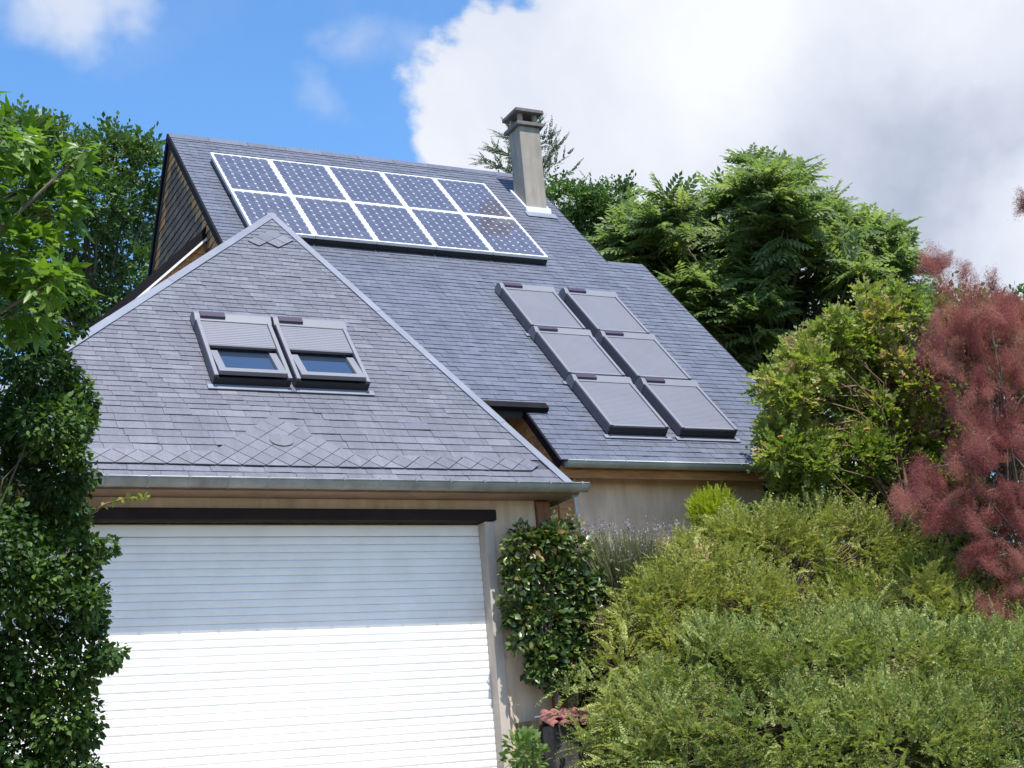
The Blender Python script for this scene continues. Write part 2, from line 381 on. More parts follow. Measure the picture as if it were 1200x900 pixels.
def course_field(rng, P, rows, parent, mat, name, quota, clip=None, skip=(), stuff_name='slate_courses', gap=0.0028, wvar=0.0, top=0.0085, thick=0.0055, tint_f=None, order='low'):
    """rows: list of (s, exposure, u0, u1, width). The first `quota` whole pieces become objects, the others one mesh."""
    rest = MB(); count = 0
    for ri, (s, e, u0, u1, w) in enumerate(rows):
        lap = 0.03 if e > 0.06 else 0.02
        u = u0 - w*(0.5 if ri % 2 else 0.0) - rng.random()*w*0.12
        while u < u1:
            ww = w*(1+wvar*(rng.random()*2-1))
            a, b = max(u, u0), min(u+ww-gap, u1)
            u += ww
            if b-a < 0.02: continue
            ds = rng.uniform(-0.004, 0.004)
            poly = [(a, s+ds), (b, s+ds), (b, s+e+lap), (a, s+e+lap)]
            full = (b-a) > ww-gap-1e-6
            if clip:
                q = clip_poly(poly, clip)
                if len(q) < 3: continue
                if len(q) != 4 or abs(sum(q[i][0]*q[(i+1) % len(q)][1]-q[(i+1) % len(q)][0]*q[i][1] for i in range(len(q)))/2-(b-a)*(e+lap)) > 1e-6: full = False
                poly = q
            cu, cs = (a+b)/2, s+e/2
            if any(k[0] < cu < k[1] and k[2] < cs < k[3] for k in skip): continue
            tint = tint_f(cu, cs) if tint_f else 0.5
            tl = rng.gauss(0, 0.006); j = rng.uniform(0, 0.003)
            if count < quota and wvar == 0 and full:
                key = (name, round(e, 4), round(w, 4), P.__name__)
                if key not in SHARED:
                    mb = MB(); piece(mb, lambda uu, ss, hh=0: (uu, ss, hh), [(0, 0), (w-gap, 0), (w-gap, e+lap), (0, e+lap)], 0, e+lap, top, thick)
                    SHARED[key] = mb.mesh(name, mat)
                mw = frame_matrix(P, a, s+ds, j) @ Matrix.Rotation(tl, 4, 'Y') @ Matrix.Rotation(rng.gauss(0, 0.004), 4, 'X')
                link(name, SHARED[key], parent, mw); count += 1
            elif count < quota and wvar > 0:
                mb = MB(); piece(mb, P, poly, s, s+e+lap, top, thick, tl, j, tint); mb.build(name, mat, parent); count += 1
            else:
                piece(rest, P, poly, s, s+e+lap, top, thick, tl, j, tint)
    if rest.v:
        o = rest.build(stuff_name, mat, parent); o['kind'] = 'stuff'
    return count

def slab(mb, P, poly, h0, h1):
    mb.prism([P(u, s, h0) for u, s in poly], [P(u, s, h1) for u, s in poly])

# ------------------------------------------------------------------ gutter
def gutter(name, parent, x0, x1, y, z, r, mat, spacing, axis='x', nb='bracket'):
    mb = MB(); n = 12; t = 0.006
    prof = [(math.cos(math.pi+math.pi*k/n)*r, math.sin(math.pi+math.pi*k/n)*r) for k in range(n+1)]
    inner = [(math.cos(math.pi+math.pi*k/n)*(r-t), math.sin(math.pi+math.pi*k/n)*(r-t)) for k in range(n, -1, -1)]
    ring = prof+inner
    def pt(c, a, b): return (c, y+a, z+b) if axis == 'x' else (y+a, c, z+b)
    mb.prism([pt(x0, a, b) for a, b in ring], [pt(x1, a, b) for a, b in ring])
    for c in (x0, x1):                                                  # end caps
        mb.prism([pt(c-0.003, a, b) for a, b in prof], [pt(c+0.003, a, b) for a, b in prof])
    o = mb.build(name, mat, parent, True)
    sm = o.modifiers.new('edge', 'EDGE_SPLIT'); sm.split_angle = R(40)
    lip = MB(); lip.tube([pt(x0, -r, 0.004), pt(x1, -r, 0.004)], 0.010, 8); lip.build('rolled_lip', mat, o, True)
    c = x0+spacing*0.4; k = 0
    while c < x1:
        b = MB(); p2 = [(math.cos(math.pi+math.pi*k/n)*(r+0.004), math.sin(math.pi+math.pi*k/n)*(r+0.004)) for k in range(n+1)]
        b.prism([pt(c-0.011, a, q) for a, q in p2+[(aa*0.97, qq*0.97) for aa, qq in reversed(p2)]], [pt(c+0.011, a, q) for a, q in p2+[(aa*0.97, qq*0.97) for aa, qq in reversed(p2)]])
        b.box(((c-0.009), y-r-0.014, z-0.004), (c+0.009, y-r+0.02, z+0.018)) if axis == 'x' else None
        b.build(nb, mat, o); c += spacing
    return o

# ------------------------------------------------------------------ garage
def tri_clip(P, pts): return pts
def build_garage():
    rng = random.Random(3)
    g = thing('garage', 'attached garage with steep hipped slate roof and wide white roller door', 'garage', (-2.33, 1.5, 0))
    # walls
    w = MB(); yw0, yw1 = 0.0, 0.28
    w.box((0.10, yw0, -0.2), (0.56, yw1, 2.47)); w.build('wall', M['render_g'], g)
    w = MB(); w.box((-5.30, yw0, -0.2), (-4.76, yw1, 2.47)); w.build('wall', M['render_g'], g)
    w = MB(); w.box((-4.758, yw0+0.001, 2.28), (0.098, yw1, 2.469)); w.build('wall', M['render_g'], g)
    w = MB(); w.box((-5.30, yw1+0.002, -0.1), (-5.10, 5.2, 2.55)); w.build('wall', M['render_g'], g)
    w = MB(); w.box((0.52, yw1+0.002, -0.1), (0.70, 3.4, 2.55)); w.build('wall', M['render_g'], g)
    p = MB(); p.box((0.565, -0.035, 0.2), (0.715, 0.27, 2.46)); p.build('corner_post', M['wood_post'], g, bevel=0.008)
    s = MB(); s.box((-5.4, -0.30, 2.472), (0.90, 0.30, 2.50)); s.box((0.66, 0.305, 2.472), (0.90, 3.0, 2.50)); s.build('soffit', M['soffit'], g)
    # door: frame, slats
    d = MB(); d.box((-4.65, 0.15, -0.098), (0.0, 0.17, 2.26)); door = d.build('roller_door', M['white'], g)
    H = 2.25; n = 32; e = (H-0.105+0.075)/n
    prof = [(0.1385, 0.0), (0.1352, 0.0035), (0.1325, e*0.2), (0.1310, e*0.5), (0.1322, e*0.8), (0.1350, e-0.004), (0.1388, e-0.001)]
    sl = MB(); k = len(prof)
    sl.add([(-4.65, y, z) for y, z in prof]+[(0.0, y, z) for y, z in prof], [(i, k+i, k+i+1, i+1) for i in range(k-1)])
    me = sl.mesh('slat', M['white'])
    for i in range(n): link('slat', me, door, Matrix.Translation((0, rng.uniform(-.0012, .0012), i*e-0.075)))
    tb = MB(); tb.box((-4.65, 0.126, H-0.100), (0.0, 0.149, H)); tb.build('top_rail', M['white'], door, bevel=0.004)
    bb = MB(); bb.box((-4.65, 0.130, -0.098), (0.0, 0.149, -0.0755)); bb.build('bottom_seal', M['black'], door)
    for x0, x1 in ((0.002, 0.099), (-4.758, -4.652)):
        j = MB(); j.box((x0, -0.012, -0.09), (x1, 0.18, 2.262)); jo = j.build('guide_rail', M['jamb'], g, bevel=0.004)
        b = MB(); b.tube([((x0+x1)/2+0.01, -0.012, 0.16), ((x0+x1)/2+0.01, -0.020, 0.16)], 0.009, 8); b.build('bolt', M['shutter_dark'], jo)
    l = MB(); l.box((-4.80, -0.050, 2.266), (0.118, 0.09, 2.372)); l.build('lintel_casing', M['lintel'], g, bevel=0.012)
    # roof
    AP = (-1.088, 2.603, 6.316); SA = (AP[1]+GO)/cG
    xl, xr = -5.44, 0.80
    deck = MB(); slab(deck, PGf, [(xl, 0.0), (xr, 0.0), (-1.088, SA)], -0.10, -0.004); roof = deck.build('front_roof', M['deck'], g)
    # side roofs and the stretch of ridge behind the apex
    yb = 3.86
    rs = MB(); tR = [(xr, -GO+0.02, ZG-0.012), (xr, 2.6, ZG-0.012), (AP[0], yb, AP[2]-0.02), (AP[0], AP[1]+0.01, AP[2]-0.02)]
    rs.prism([(x-0.09, y, z-0.05) for x, y, z in tR], tR); rs.build('side_roof', M['slate_m'], g)
    ls = MB(); tL = [(xl, 5.0, ZG-0.012), (xl, -GO+0.02, ZG-0.012), (AP[0], AP[1]+0.01, AP[2]-0.02), (AP[0], yb, AP[2]-0.02), (-1.24, 5.0, AP[2]-0.15)]
    ls.prism([(x, y, z-0.1) for x, y, z in tL], tL); ls.build('side_roof', M['slate_m'], g)
    clip = [(xl+0.02, 0.0), (xr-0.01, 0.0), (-1.088, SA-0.01)]
    def edge(s): f = s/SA; return xl+(-1.088-xl)*f, xr+(-1.088-xr)*f
    quota = 300
    # decorative band of diamond slates with a raised triangle, and the plain lower courses
    DW, DH = 0.22, 0.185; s_t = 0.362; s_m = s_t-DH/2; GAP = 0.0036
    flat = lambda u, s, h=0: (u, s, h)
    def shared_piece(name, poly, th=0.010):
        mb = MB(); piece(mb, flat, poly, -DH, DH, 0.0, th, 0, th*0.5); return mb.mesh(name, M['slate_g'])
    dme = shared_piece('diamond_slate', [(0, -DH/2+GAP), (DW/2-GAP, 0), (0, DH/2-GAP), (-DW/2+GAP, 0)], 0.008)
    upme = shared_piece('triangle_slate', [(-DW/2+GAP*1.6, -DH/2), (DW/2-GAP*1.6, -DH/2), (0, -GAP*1.4)])
    dnme = shared_piece('triangle_slate', [(DW/2-GAP*1.6, DH/2), (-DW/2+GAP*1.6, DH/2), (0, GAP*1.4)])
    cxp = -1.985
    def diamond(u, s, h=0.018, me=dme, nm='diamond_slate'):
        nonlocal quota
        l_, r_ = edge(s+0.03)
        if u-DW/2 < l_+0.03 or u+DW/2 > r_-0.03: return
        link(nm, me, roof, frame_matrix(PGf, u, s, h+rng.uniform(0, .0015)) @ Matrix.Rotation(rng.gauss(0, .008), 4, 'Z') @ Matrix.Rotation(rng.gauss(0, .006), 4, 'Y')); quota -= 1
    i0 = int(math.floor((xl-cxp)/DW)); i1 = int(math.ceil((xr-cxp)/DW)); NR = 6
    for i in range(i0, i1+1):
        for hf in (0.0, 0.5):
            u = cxp+(i+hf)*DW
            if hf == 0.0: diamond(u, s_m)
            else:
                diamond(u, s_m, 0.016, upme, 'triangle_slate')
                if abs(u-cxp) > (NR-0.4)/2*DW: diamond(u, s_m, 0.016, dnme, 'triangle_slate')
    for k in range(1, NR+1):
        for i in range(NR+1-k):
            u = cxp+(i-(NR-k)/2)*DW; sc = s_m+k*DH/2
            diamond(u, sc, 0.0185)
    ov = MB(); n = 20; ring = [(math.cos(2*math.pi*i/n)*0.112, math.sin(2*math.pi*i/n)*0.086) for i in range(n)]
    ov.prism([PGf(cxp+a, 0.534+b, 0.022) for a, b in ring], [PGf(cxp+a, 0.534+b, 0.034) for a, b in ring]); ov.build('oval_slate', M['slate_g'], roof)
    # chevron of diamonds below the apex
    for i in range(-1, 2): diamond(-1.19+i*DW, 4.10, 0.0185)
    for i in (-0.5, 0.5): diamond(-1.19+i*DW, 4.10+DH/2, 0.0185)
    diamond(-1.19, 4.10+DH, 0.0185)
    rows = []; s = 0.004
    for e in (0.092, 0.092): l_, r_ = edge(s); rows.append((s, e, l_-0.1, r_+0.1, 0.24)); s += e
    s = s_t-0.006
    while s < 0.95: rows.append((s, 0.107, edge(s)[0]-0.2, edge(s)[1]+0.2, 0.25)); s += 0.107
    low = len(rows)
    while s < SA-0.04: rows.append((s, 0.076, edge(s)[0]-0.2, edge(s)[1]+0.2, 0.20)); s += 0.076
    sk = [(-2.34, -1.81, 1.46, 2.36), (-1.54, -1.01, 1.46, 2.36)] + [(cxp-w_, cxp+w_, a_, a_+0.06) for a_, w_ in ((0.36, 0.50), (0.42, 0.42), (0.48, 0.34), (0.54, 0.27), (0.60, 0.19), (0.66, 0.10))]
    course_field(rng, PGf, rows, roof, M['slate_g'], 'slate', quota, clip, sk)
    # zinc strips along both hips, in lengths
    N = Vector((0, -sG, cG)); A = Vector(AP)
    for E_, side in ((Vector((xl, -GO, ZG)), -1), (Vector((xr, -GO, ZG)), 1)):
        d = E_-A; Lh = d.length; dn = d.normalized(); inn = N.cross(dn).normalized()*side
        if (Vector((-2.3, -GO, ZG))-A).dot(inn) < 0: inn = -inn
        k = max(1, int(Lh/1.0))
        for q in range(k):
            a = A+dn*(Lh*q/k-0.01); b = A+dn*(Lh*(q+1)/k+0.012)
            mb = MB(); up = 0.022+0.003*(q % 2); o1 = -inn*0.012
            tp = [a+o1+N*up, b+o1+N*up, b+inn*0.068+N*(up-0.004), a+inn*0.068+N*(up-0.004)]
            mb.prism([v-N*0.016 for v in tp], tp)
            mb.prism([a+o1-N*0.12, b+o1-N*0.12, b+o1*0.5-N*0.12, a+o1*0.5-N*0.12], [a+o1+N*(up-.003), b+o1+N*(up-.003), b+o1*0.5+N*(up-.003), a+o1*0.5+N*(up-.003)])
            mb.build('hip_flashing', M['zinc'], roof)
    rc = MB(); rc.tube([(AP[0], AP[1]-0.02, AP[2]+0.0), (AP[0], yb, AP[2]+0.0)], 0.06, 8); rc.build('ridge_cap', M['zinc'], g)
    # eaves
    gutter('gutter', g, -5.50, 0.93, -0.395, 2.545, 0.072, M['zinc_g'], 0.345)
    sg = MB(); prof = [(0.80, 2.50), (0.80, 2.545), (0.935, 2.545), (0.925, 2.50), (0.88, 2.455), (0.83, 2.44)]
    sg.prism([(x, 0.0-0.29, z) for x, z in prof], [(x, 2.6, z) for x, z in prof]); sg.build('side_gutter', M['zinc_g'], g)
    # roof windows with half lowered roller shutters
    for u0, u1 in ((-2.455, -1.695), (-1.655, -0.90)): roof_window(g, PGf, u0, u1, 1.375, 2.47, True)
    return g

def roof_window(parent, P, u0, u1, s0, s1, is_open):
    wdt = u1-u0; tf = lambda u, s, h: P(u, s, h)
    fr = MB(); hb = 0.135 if not is_open else 0.12
    fr.box((u0+0.055, s0+0.012, 0.0), (u1-0.055, s1-0.10, 0.05), tf)                 # kerb
    win = fr.build('roof_window', M['black'], parent)
    for a, b in ((u0, u0+0.045), (u1-0.045, u1)):                                   # shutter side rails
        r = MB(); r.box((a, s0+0.0, 0.018), (b, s1-0.09, hb), tf); r.build('side_rail', M['shutter_dark'], win, bevel=0.008)
        c = MB(); c.box((a+0.003, s0-0.004, hb+0.001), (b-0.003, s1-0.09, hb+0.012), tf); c.build('rail_cover', M['shutter_box'], win, bevel=0.004)
    # housing with rounded top
    hs = MB(); n = 10; pr = [(s1-0.185, 0.02), (s1-0.185, hb+0.004)] + [(s1-0.10+0.10*math.sin(t), 0.045+ (hb-0.015)*math.cos(t)) for t in np.linspace(0.0, math.pi/2, n)] + [(s1, 0.02)]
    hs.prism([P(u0-0.008, s, h) for s, h in pr], [P(u1+0.008, s, h) for s, h in pr]); hs.build('shutter_housing', M['shutter_box'], win, bevel=0.004)
    st = MB(); x0 = u0+0.045; x1 = u0+0.045+wdt*0.33
    st.box((x0, s1-0.152, hb+0.010), (x1, s1-0.072, hb+0.040), tf); st.build('solar_strip', M['solar_strip'], win, bevel=0.003)
    # curtain of slats
    cs1 = s1-0.186; cs0 = s0+0.03 if not is_open else s0+(s1-s0)*0.475
    n = int((cs1-cs0)/0.028); e = (cs1-cs0)/n; cu = MB()
    for i in range(n):
        a = cs0+i*e
        vs = [P(u, s, h) for u in (u0+0.046, u1-0.046) for s, h in ((a+0.001, hb-0.007), (a+0.003, hb-0.004), (a+e*0.5, hb-0.003), (a+e-0.002, hb-0.004), (a+e, hb-0.007))]
        cu.add(vs, [(i_, 5+i_, 6+i_, 1+i_) for i_ in range(4)])
    cu.build('shutter_curtain', M['shutter'], win)
    er = MB(); er.box((u0+0.046, cs0-0.028, hb-0.030), (u1-0.046, cs0+0.002, hb+0.001), tf)
    er.build('end_bar', M['shutter_box'] if not is_open else M['shutter_dark'], win, bevel=0.004)
    dk = MB(); dk.box((u0+0.008, s0-0.006, 0.016), (u1-0.008, s0+0.010, hb-0.022), tf); dk.build('bottom_panel', M['black'], win)
    ap = MB(); ap.box((u0-0.05, s0-0.075, 0.016), (u1+0.05, s0-0.008, 0.024), tf); ap.build('apron_flashing', M['zinc'], win)
    if is_open:
        # sash: glass, two side bars and bottom bar, tipped slightly outwards at the foot
        def Q(u, s, h): return P(u, s, h + 0.075*(1-(s-s0)/(cs0-s0)))
        gl = MB(); gl.box((u0+0.075, s0+0.09, 0.052), (u1-0.075, cs0+0.25, 0.060), Q); gl.build('pane', M['glass'], win)
        for a, b in ((u0+0.052, u0+0.125), (u1-0.125, u1-0.052)):
            sb = MB(); sb.box((a, s0+0.05, 0.045), (b, cs0-0.075, 0.088), Q); sb.build('sash_bar', M['shutter_box'], win, bevel=0.005)
        sb = MB(); sb.box((u0+0.048, s0+0.02, 0.040), (u1-0.048, s0+0.088, 0.092), Q); sb.build('sash_bar', M['shutter_box'], win, bevel=0.006)
    return win
build_garage()

# ------------------------------------------------------------------ house
def build_house():
    rng = random.Random(8)
    h = thing('house', 'house with a tall steep slate roof, wood shingled gable and rendered wall', 'house', (1.9, 6.0, 1.5))
    SR, XL, X1, X2, SS = 9.34, -1.225, 4.40, 5.0, 6.30
    SE, SN, XN = 1.17, 2.12, 1.36
    dk = MB()
    for poly in ([(XL, SN), (XN, SN), (XN, SS), (XL, SS)], [(XN, SE), (X2, SE), (X2, SS), (XN, SS)], [(XL, SS), (X1, SS), (X1, SR), (XL, SR)]): slab(dk, PMf, poly, -0.10, -0.004)
    roof = dk.build('front_roof', M['deck'], h)
    rows = []; e = 0.1000; s = SE-0.02
    while s < SR-0.03:
        u0 = XL-0.01 if s > SN-0.06 else XN-0.01; u1 = X2+0.012 if s < SS else X1+0.012
        rows.append((s, min(e, SR-s), u0, u1, 0.21)); s += e
    sk = [(2.28, 2.79, 1.8, 4.9), (3.22, 3.72, 1.8, 4.9)]
    course_field(rng, PMf, rows, roof, M['slate_m'], 'slate', 300, None, sk)
    yr, zr = SR*cM, EM+SR*sM
    bk = MB(); kb = 1.28
    yb = yr+(zr-2.9)/kb
    tp = [(XL, yr, zr-0.005), (X1, yr, zr-0.005), (X2, yb, 2.9), (XL, yb, 2.9)]
    bk.prism([(x, y, z-0.12) for x, y, z in reversed(tp)], list(reversed(tp))); bk.build('rear_roof', M['slate_m'], h)
    n = 10; L = (X1-XL)/n
    for i in range(n):                                                   # ridge in lengths
        a, b = XL-0.012+i*L, XL-0.012+(i+1)*L-0.006
        c = MB(); c.prism([(a, yr-0.10, zr-0.085), (a, yr, zr+0.022+0.002*(i % 2)), (a, yr+0.09, zr-0.085)], [(b, yr-0.10, zr-0.085), (b, yr, zr+0.022+0.002*(i % 2)), (b, yr+0.09, zr-0.085)])
        c.build('ridge_tile', M['slate_m'], h)
    # verge boards
    def board(name, P, u0, u1, s0, s1, h0, h1, mat):
        b = MB(); b.box((u0, s0, h0), (u1, s1, h1), P); return b.build(name, mat, h)
    board('verge_board', PMf, XL-0.035, XL-0.004, 3.0, SR, -0.085, 0.010, M['dark'])
    b = MB(); q = lambda y: zr-(y-yr)*kb
    b.prism([(XL-0.036, yr, zr-0.12), (XL-0.036, yr, zr+0.004), (XL-0.036, yb, q(yb)+0.004), (XL-0.036, yb, q(yb)-0.12)], [(XL-0.005, yr, zr-0.12), (XL-0.005, yr, zr+0.004), (XL-0.005, yb, q(yb)+0.004), (XL-0.005, yb, q(yb)-0.12)]); b.build('verge_board', M['dark'], h)
    board('verge_board', PMf, XN-0.040, XN-0.012, SE-0.05, SN+0.02, -0.075, 0.014, M['dark'])
    board('verge_board', PMf, X2+0.013, X2+0.03, SE, SS, -0.12, 0.006, M['dark'])
    board('verge_board', PMf, X1+0.013, X1+0.03, SS, SR, -0.12, 0.006, M['dark'])
    board('eave_bar', PMf, 0.10, 1.60, SN-0.035, SN+0.075, 0.016, 0.075, M['dark'])
    # gable wall with shingles
    xg = XL+0.045
    zf = lambda y: EM+y*math.tan(PM)-0.14
    gw = MB(); pts = [(1.5, 1.2), (yr+4.4, 1.2), (yr+4.4, q(yr+4.4)-0.13), (yr, zr-0.16), (1.5, zf(1.5))]
    gw.prism([(xg, y, z) for y, z in pts], [(xg+0.15, y, z) for y, z in pts]); gab = gw.build('gable_wall', M['render_m'], h)
    def PGab(u, s, hh=0.0): return (xg-0.004-hh, -u, s)
    zb = 5.2
    clip = [(-(yr+(zr-zb)/kb)+0.10, zb), (-((zb-EM)/math.tan(PM))-0.12, zb), (-yr, zr-0.16)]
    rws = []; s = zb
    while s < zr-0.2: rws.append((s, 0.115, clip[0][0], clip[1][0], 0.14)); s += 0.115
    def tint(u, s):
        y = -u; d = min((y-(s-EM)/math.tan(PM))*sM, ((yr+(zr-s)/kb)-y)*0.79)
        return 0.62 if d < 0.21+0.12*rng.random() else 0.02+0.1*rng.random()
    course_field(rng, PGab, rws, gab, M['shingle'], 'shingle', 0, clip, (), 'shingle_courses', 0.006, 0.4, 0.020, 0.012, tint)
    # right wall, rear wall, front wall
    rw = MB(); pts = [(1.1, 1.2), (yr+4.4, 1.2), (yr+4.4, q(yr+4.4)-0.15), (yr, zr-0.2), (1.1, zf(1.1)-0.05)]
    rw.prism([(4.15, y, z) for y, z in pts], [(4.30, y, z) for y, z in pts]); rw.build('wall', M['render_m'], h)
    pts2 = [(1.1, 1.2), (4.1, 1.2), (4.1, zf(4.1)-0.05), (1.1, zf(1.1)-0.05)]
    rw = MB(); rw.prism([(4.72, y, z) for y, z in pts2], [(4.86, y, z) for y, z in pts2]); rw.build('wall', M['render_m'], h)
    fw = MB(); fw.box((1.56, 1.10, 1.0), (4.715, 1.28, 3.10)); fw.build('wall', M['render_m'], h)
    # recess beside the garage: rear wall, shingled cheek wall
    rc = MB(); rc.box((0.2, 2.25, 1.0), (1.425, 2.35, 4.40)); rc.build('wall', M['render_m'], h)
    ck = MB(); pts = [(1.085, 1.2), (2.24, 1.2), (2.24, zf(2.24)+0.03), (1.085, zf(1.085)+0.03)]
    ck.prism([(1.43, y, z) for y, z in pts], [(1.555, y, z) for y, z in pts]); cheek = ck.build('cheek_wall', M['wood'], h)
    def PCk(u, s, hh=0.0): return (1.426-hh, -u, s)
    clip = [(-2.24, 1.5), (-1.09, 1.5), (-1.09, zf(1.09)+0.02), (-2.24, zf(2.24)+0.02)]
    rws = []; s = 1.5
    while s < 4.3: rws.append((s, 0.125, -2.24, -1.09, 0.19)); s += 0.125
    course_field(rng, PCk, rws, cheek, M['shingle'], 'shingle', 150, clip, (), 'shingle_courses', 0.008, 0.35, 0.020, 0.012, lambda u, s: 0.62+0.3*rng.random())
    tr = MB(); tr.box((1.42, 1.045, 1.2), (1.60, 1.083, 2.93)); tr.build('corner_trim', M['wood'], h)
    dp = MB(); dp.tube([(1.625, 1.05, 1.3), (1.625, 1.05, 2.90), (1.60, 0.90, 3.00)], 0.022, 10); dp.build('downpipe', M['white_trim'], h, True)
    # eaves of the house
    fb = MB(); fb.box((1.37, 0.865, 2.905), (4.98, 0.893, 3.035)); fb.build('fascia_board', M['wood'], h)
    sf = MB(); sf.box((1.37, 0.896, 2.955), (4.98, 1.098, 2.975)); sf.build('soffit', M['wood'], h)
    gutter('gutter', h, 1.41, 5.02, 0.795, 3.062, 0.062, M['zinc_l'], 0.5)
    # chimney
    ch = MB(); x0, x1, y0, y1 = 3.82, 4.165, 5.48, 5.84
    ch.box((x0, y0, 7.6), (x1, y1, 9.37)); chim = ch.build('chimney', M['concrete'], h, bevel=0.012)
    def plate(name, ex, z0, z1, mat):
        p = MB(); p.box((x0-ex, y0-ex, z0), (x1+ex, y1+ex, z1)); return p.build(name, mat, chim, bevel=0.006)
    plate('crown_slab', 0.052, 9.372, 9.43, M['cap'])
    for xx in (x0+0.02, x1-0.08):
        for yy in (y0+0.02, y1-0.08):
            p = MB(); p.box((xx, yy, 9.431), (xx+0.06, yy+0.06, 9.585)); p.build('cap_post', M['concrete'], chim)
    plate('cap_slab', 0.060, 9.586, 9.64, M['cap'])
    fl = MB()
    y_s = lambda y: EM+y*math.tan(PM)
    for a, b in ((x0-0.035, x0-0.002), (x1+0.002, x1+0.035)):
        fl.prism([(a, y0-0.05, y_s(y0-0.05)+0.0), (a, y1+0.05, y_s(y1+0.05)+0.0), (a, y1+0.05, y_s(y1+0.05)+0.075), (a, y0-0.05, y_s(y0-0.05)+0.075)],
                 [(b, y0-0.05, y_s(y0-0.05)+0.0), (b, y1+0.05, y_s(y1+0.05)+0.0), (b, y1+0.05, y_s(y1+0.05)+0.075), (b, y0-0.05, y_s(y0-0.05)+0.075)])
    fl.box((x0-0.034, y0-0.045, y_s(y0)-0.06), (x1+0.034, y0-0.003, y_s(y0)+0.055)); fl.build('chimney_flashing', M['alu'], chim)
    ap = MB(); ap.box((x0-0.08, (y0-0.06)/cM-0.14, 0.016), (x1+0.08, (y0-0.05)/cM, 0.024), PMf); ap.build('apron_flashing', M['zinc'], chim)
    # six roof windows with lowered shutters
    for s0 in (1.66, 2.815, 3.965):
        for u0 in (2.15, 3.085): roof_window(h, PMf, u0, u0+0.77, s0, s0+1.145, False)
    # lean-to wing on the gable side
    ky = 0.97; xa, za = XL+0.10, 7.08; xb = -5.2
    zz = lambda x: za-(xa-x)*ky
    r = MB(); tp = [(xb, 4.90, zz(xb)), (xa, 4.90, zz(xa)), (xa, 8.6, zz(xa)), (xb, 8.6, zz(xb))]
    r.prism([(x, y, z-0.06) for x, y, z in tp], tp); wr = r.build('wing_roof', M['slate_m'], h)
    f = MB(); f.prism([(xb, 4.868, zz(xb)-0.13), (xa, 4.868, zz(xa)-0.13), (xa, 4.868, zz(xa)+0.01), (xb, 4.868, zz(xb)+0.01)], [(xb, 4.898, zz(xb)-0.13), (xa, 4.898, zz(xa)-0.13), (xa, 4.898, zz(xa)+0.01), (xb, 4.898, zz(xb)+0.01)]); f.build('verge_board', M['dark'], wr)
    f = MB(); f.prism([(xb, 4.858, zz(xb)-0.170), (xa, 4.858, zz(xa)-0.170), (xa, 4.858, zz(xa)-0.133), (xb, 4.858, zz(xb)-0.133)], [(xb, 4.915, zz(xb)-0.170), (xa, 4.915, zz(xa)-0.170), (xa, 4.915, zz(xa)-0.133), (xb, 4.915, zz(xb)-0.133)]); f.build('drip_strip', M['white_trim'], wr)
    ww = MB(); ww.prism([(xb+0.3, 4.945, 0.5), (xa, 4.945, 0.5), (xa, 4.945, zz(xa)-0.15), (xb+0.3, 4.945, zz(xb+0.3)-0.15)], [(xb+0.3, 5.12, 0.5), (xa, 5.12, 0.5), (xa, 5.12, zz(xa)-0.2), (xb+0.3, 5.12, zz(xb+0.3)-0.2)]); wing = ww.build('wing_wall', M['wood'], h)
    def PW(u, s, hh=0.0): return (u, 4.941-hh, s)
    clip = [(-3.0, 4.6), (xa-0.02, 4.6), (xa-0.02, zz(xa)-0.175), (-3.0, zz(-3.0)-0.175)]
    rws = []; s = 4.6
    while s < 6.95: rws.append((s, 0.115, -3.0, xa-0.02, 0.15)); s += 0.115
    course_field(rng, PW, rws, wing, M['shingle'], 'shingle', 0, clip, (), 'shingle_courses', 0.006, 0.35, 0.020, 0.012, lambda u, s: 0.72+0.25*rng.random())
    # small outdoor lamp on the cheek wall
    lp = thing('wall_lamp', 'small white wall lamp with black bracket on the orange shingles', 'lamp', (1.35, 1.83, 3.48))
    a = MB(); a.box((1.33, 1.79, 3.46), (1.404, 1.87, 3.53)); a.build('bracket', M['black'], lp, bevel=0.006)
    a = MB(); a.tube([(1.33, 1.83, 3.535), (1.33, 1.83, 3.56), (1.33, 1.83, 3.60), (1.33, 1.83, 3.615)], [0.05, 0.06, 0.045, 0.015], 12); a.build('shade', M['white_trim'], lp, True)
    return h
build_house()

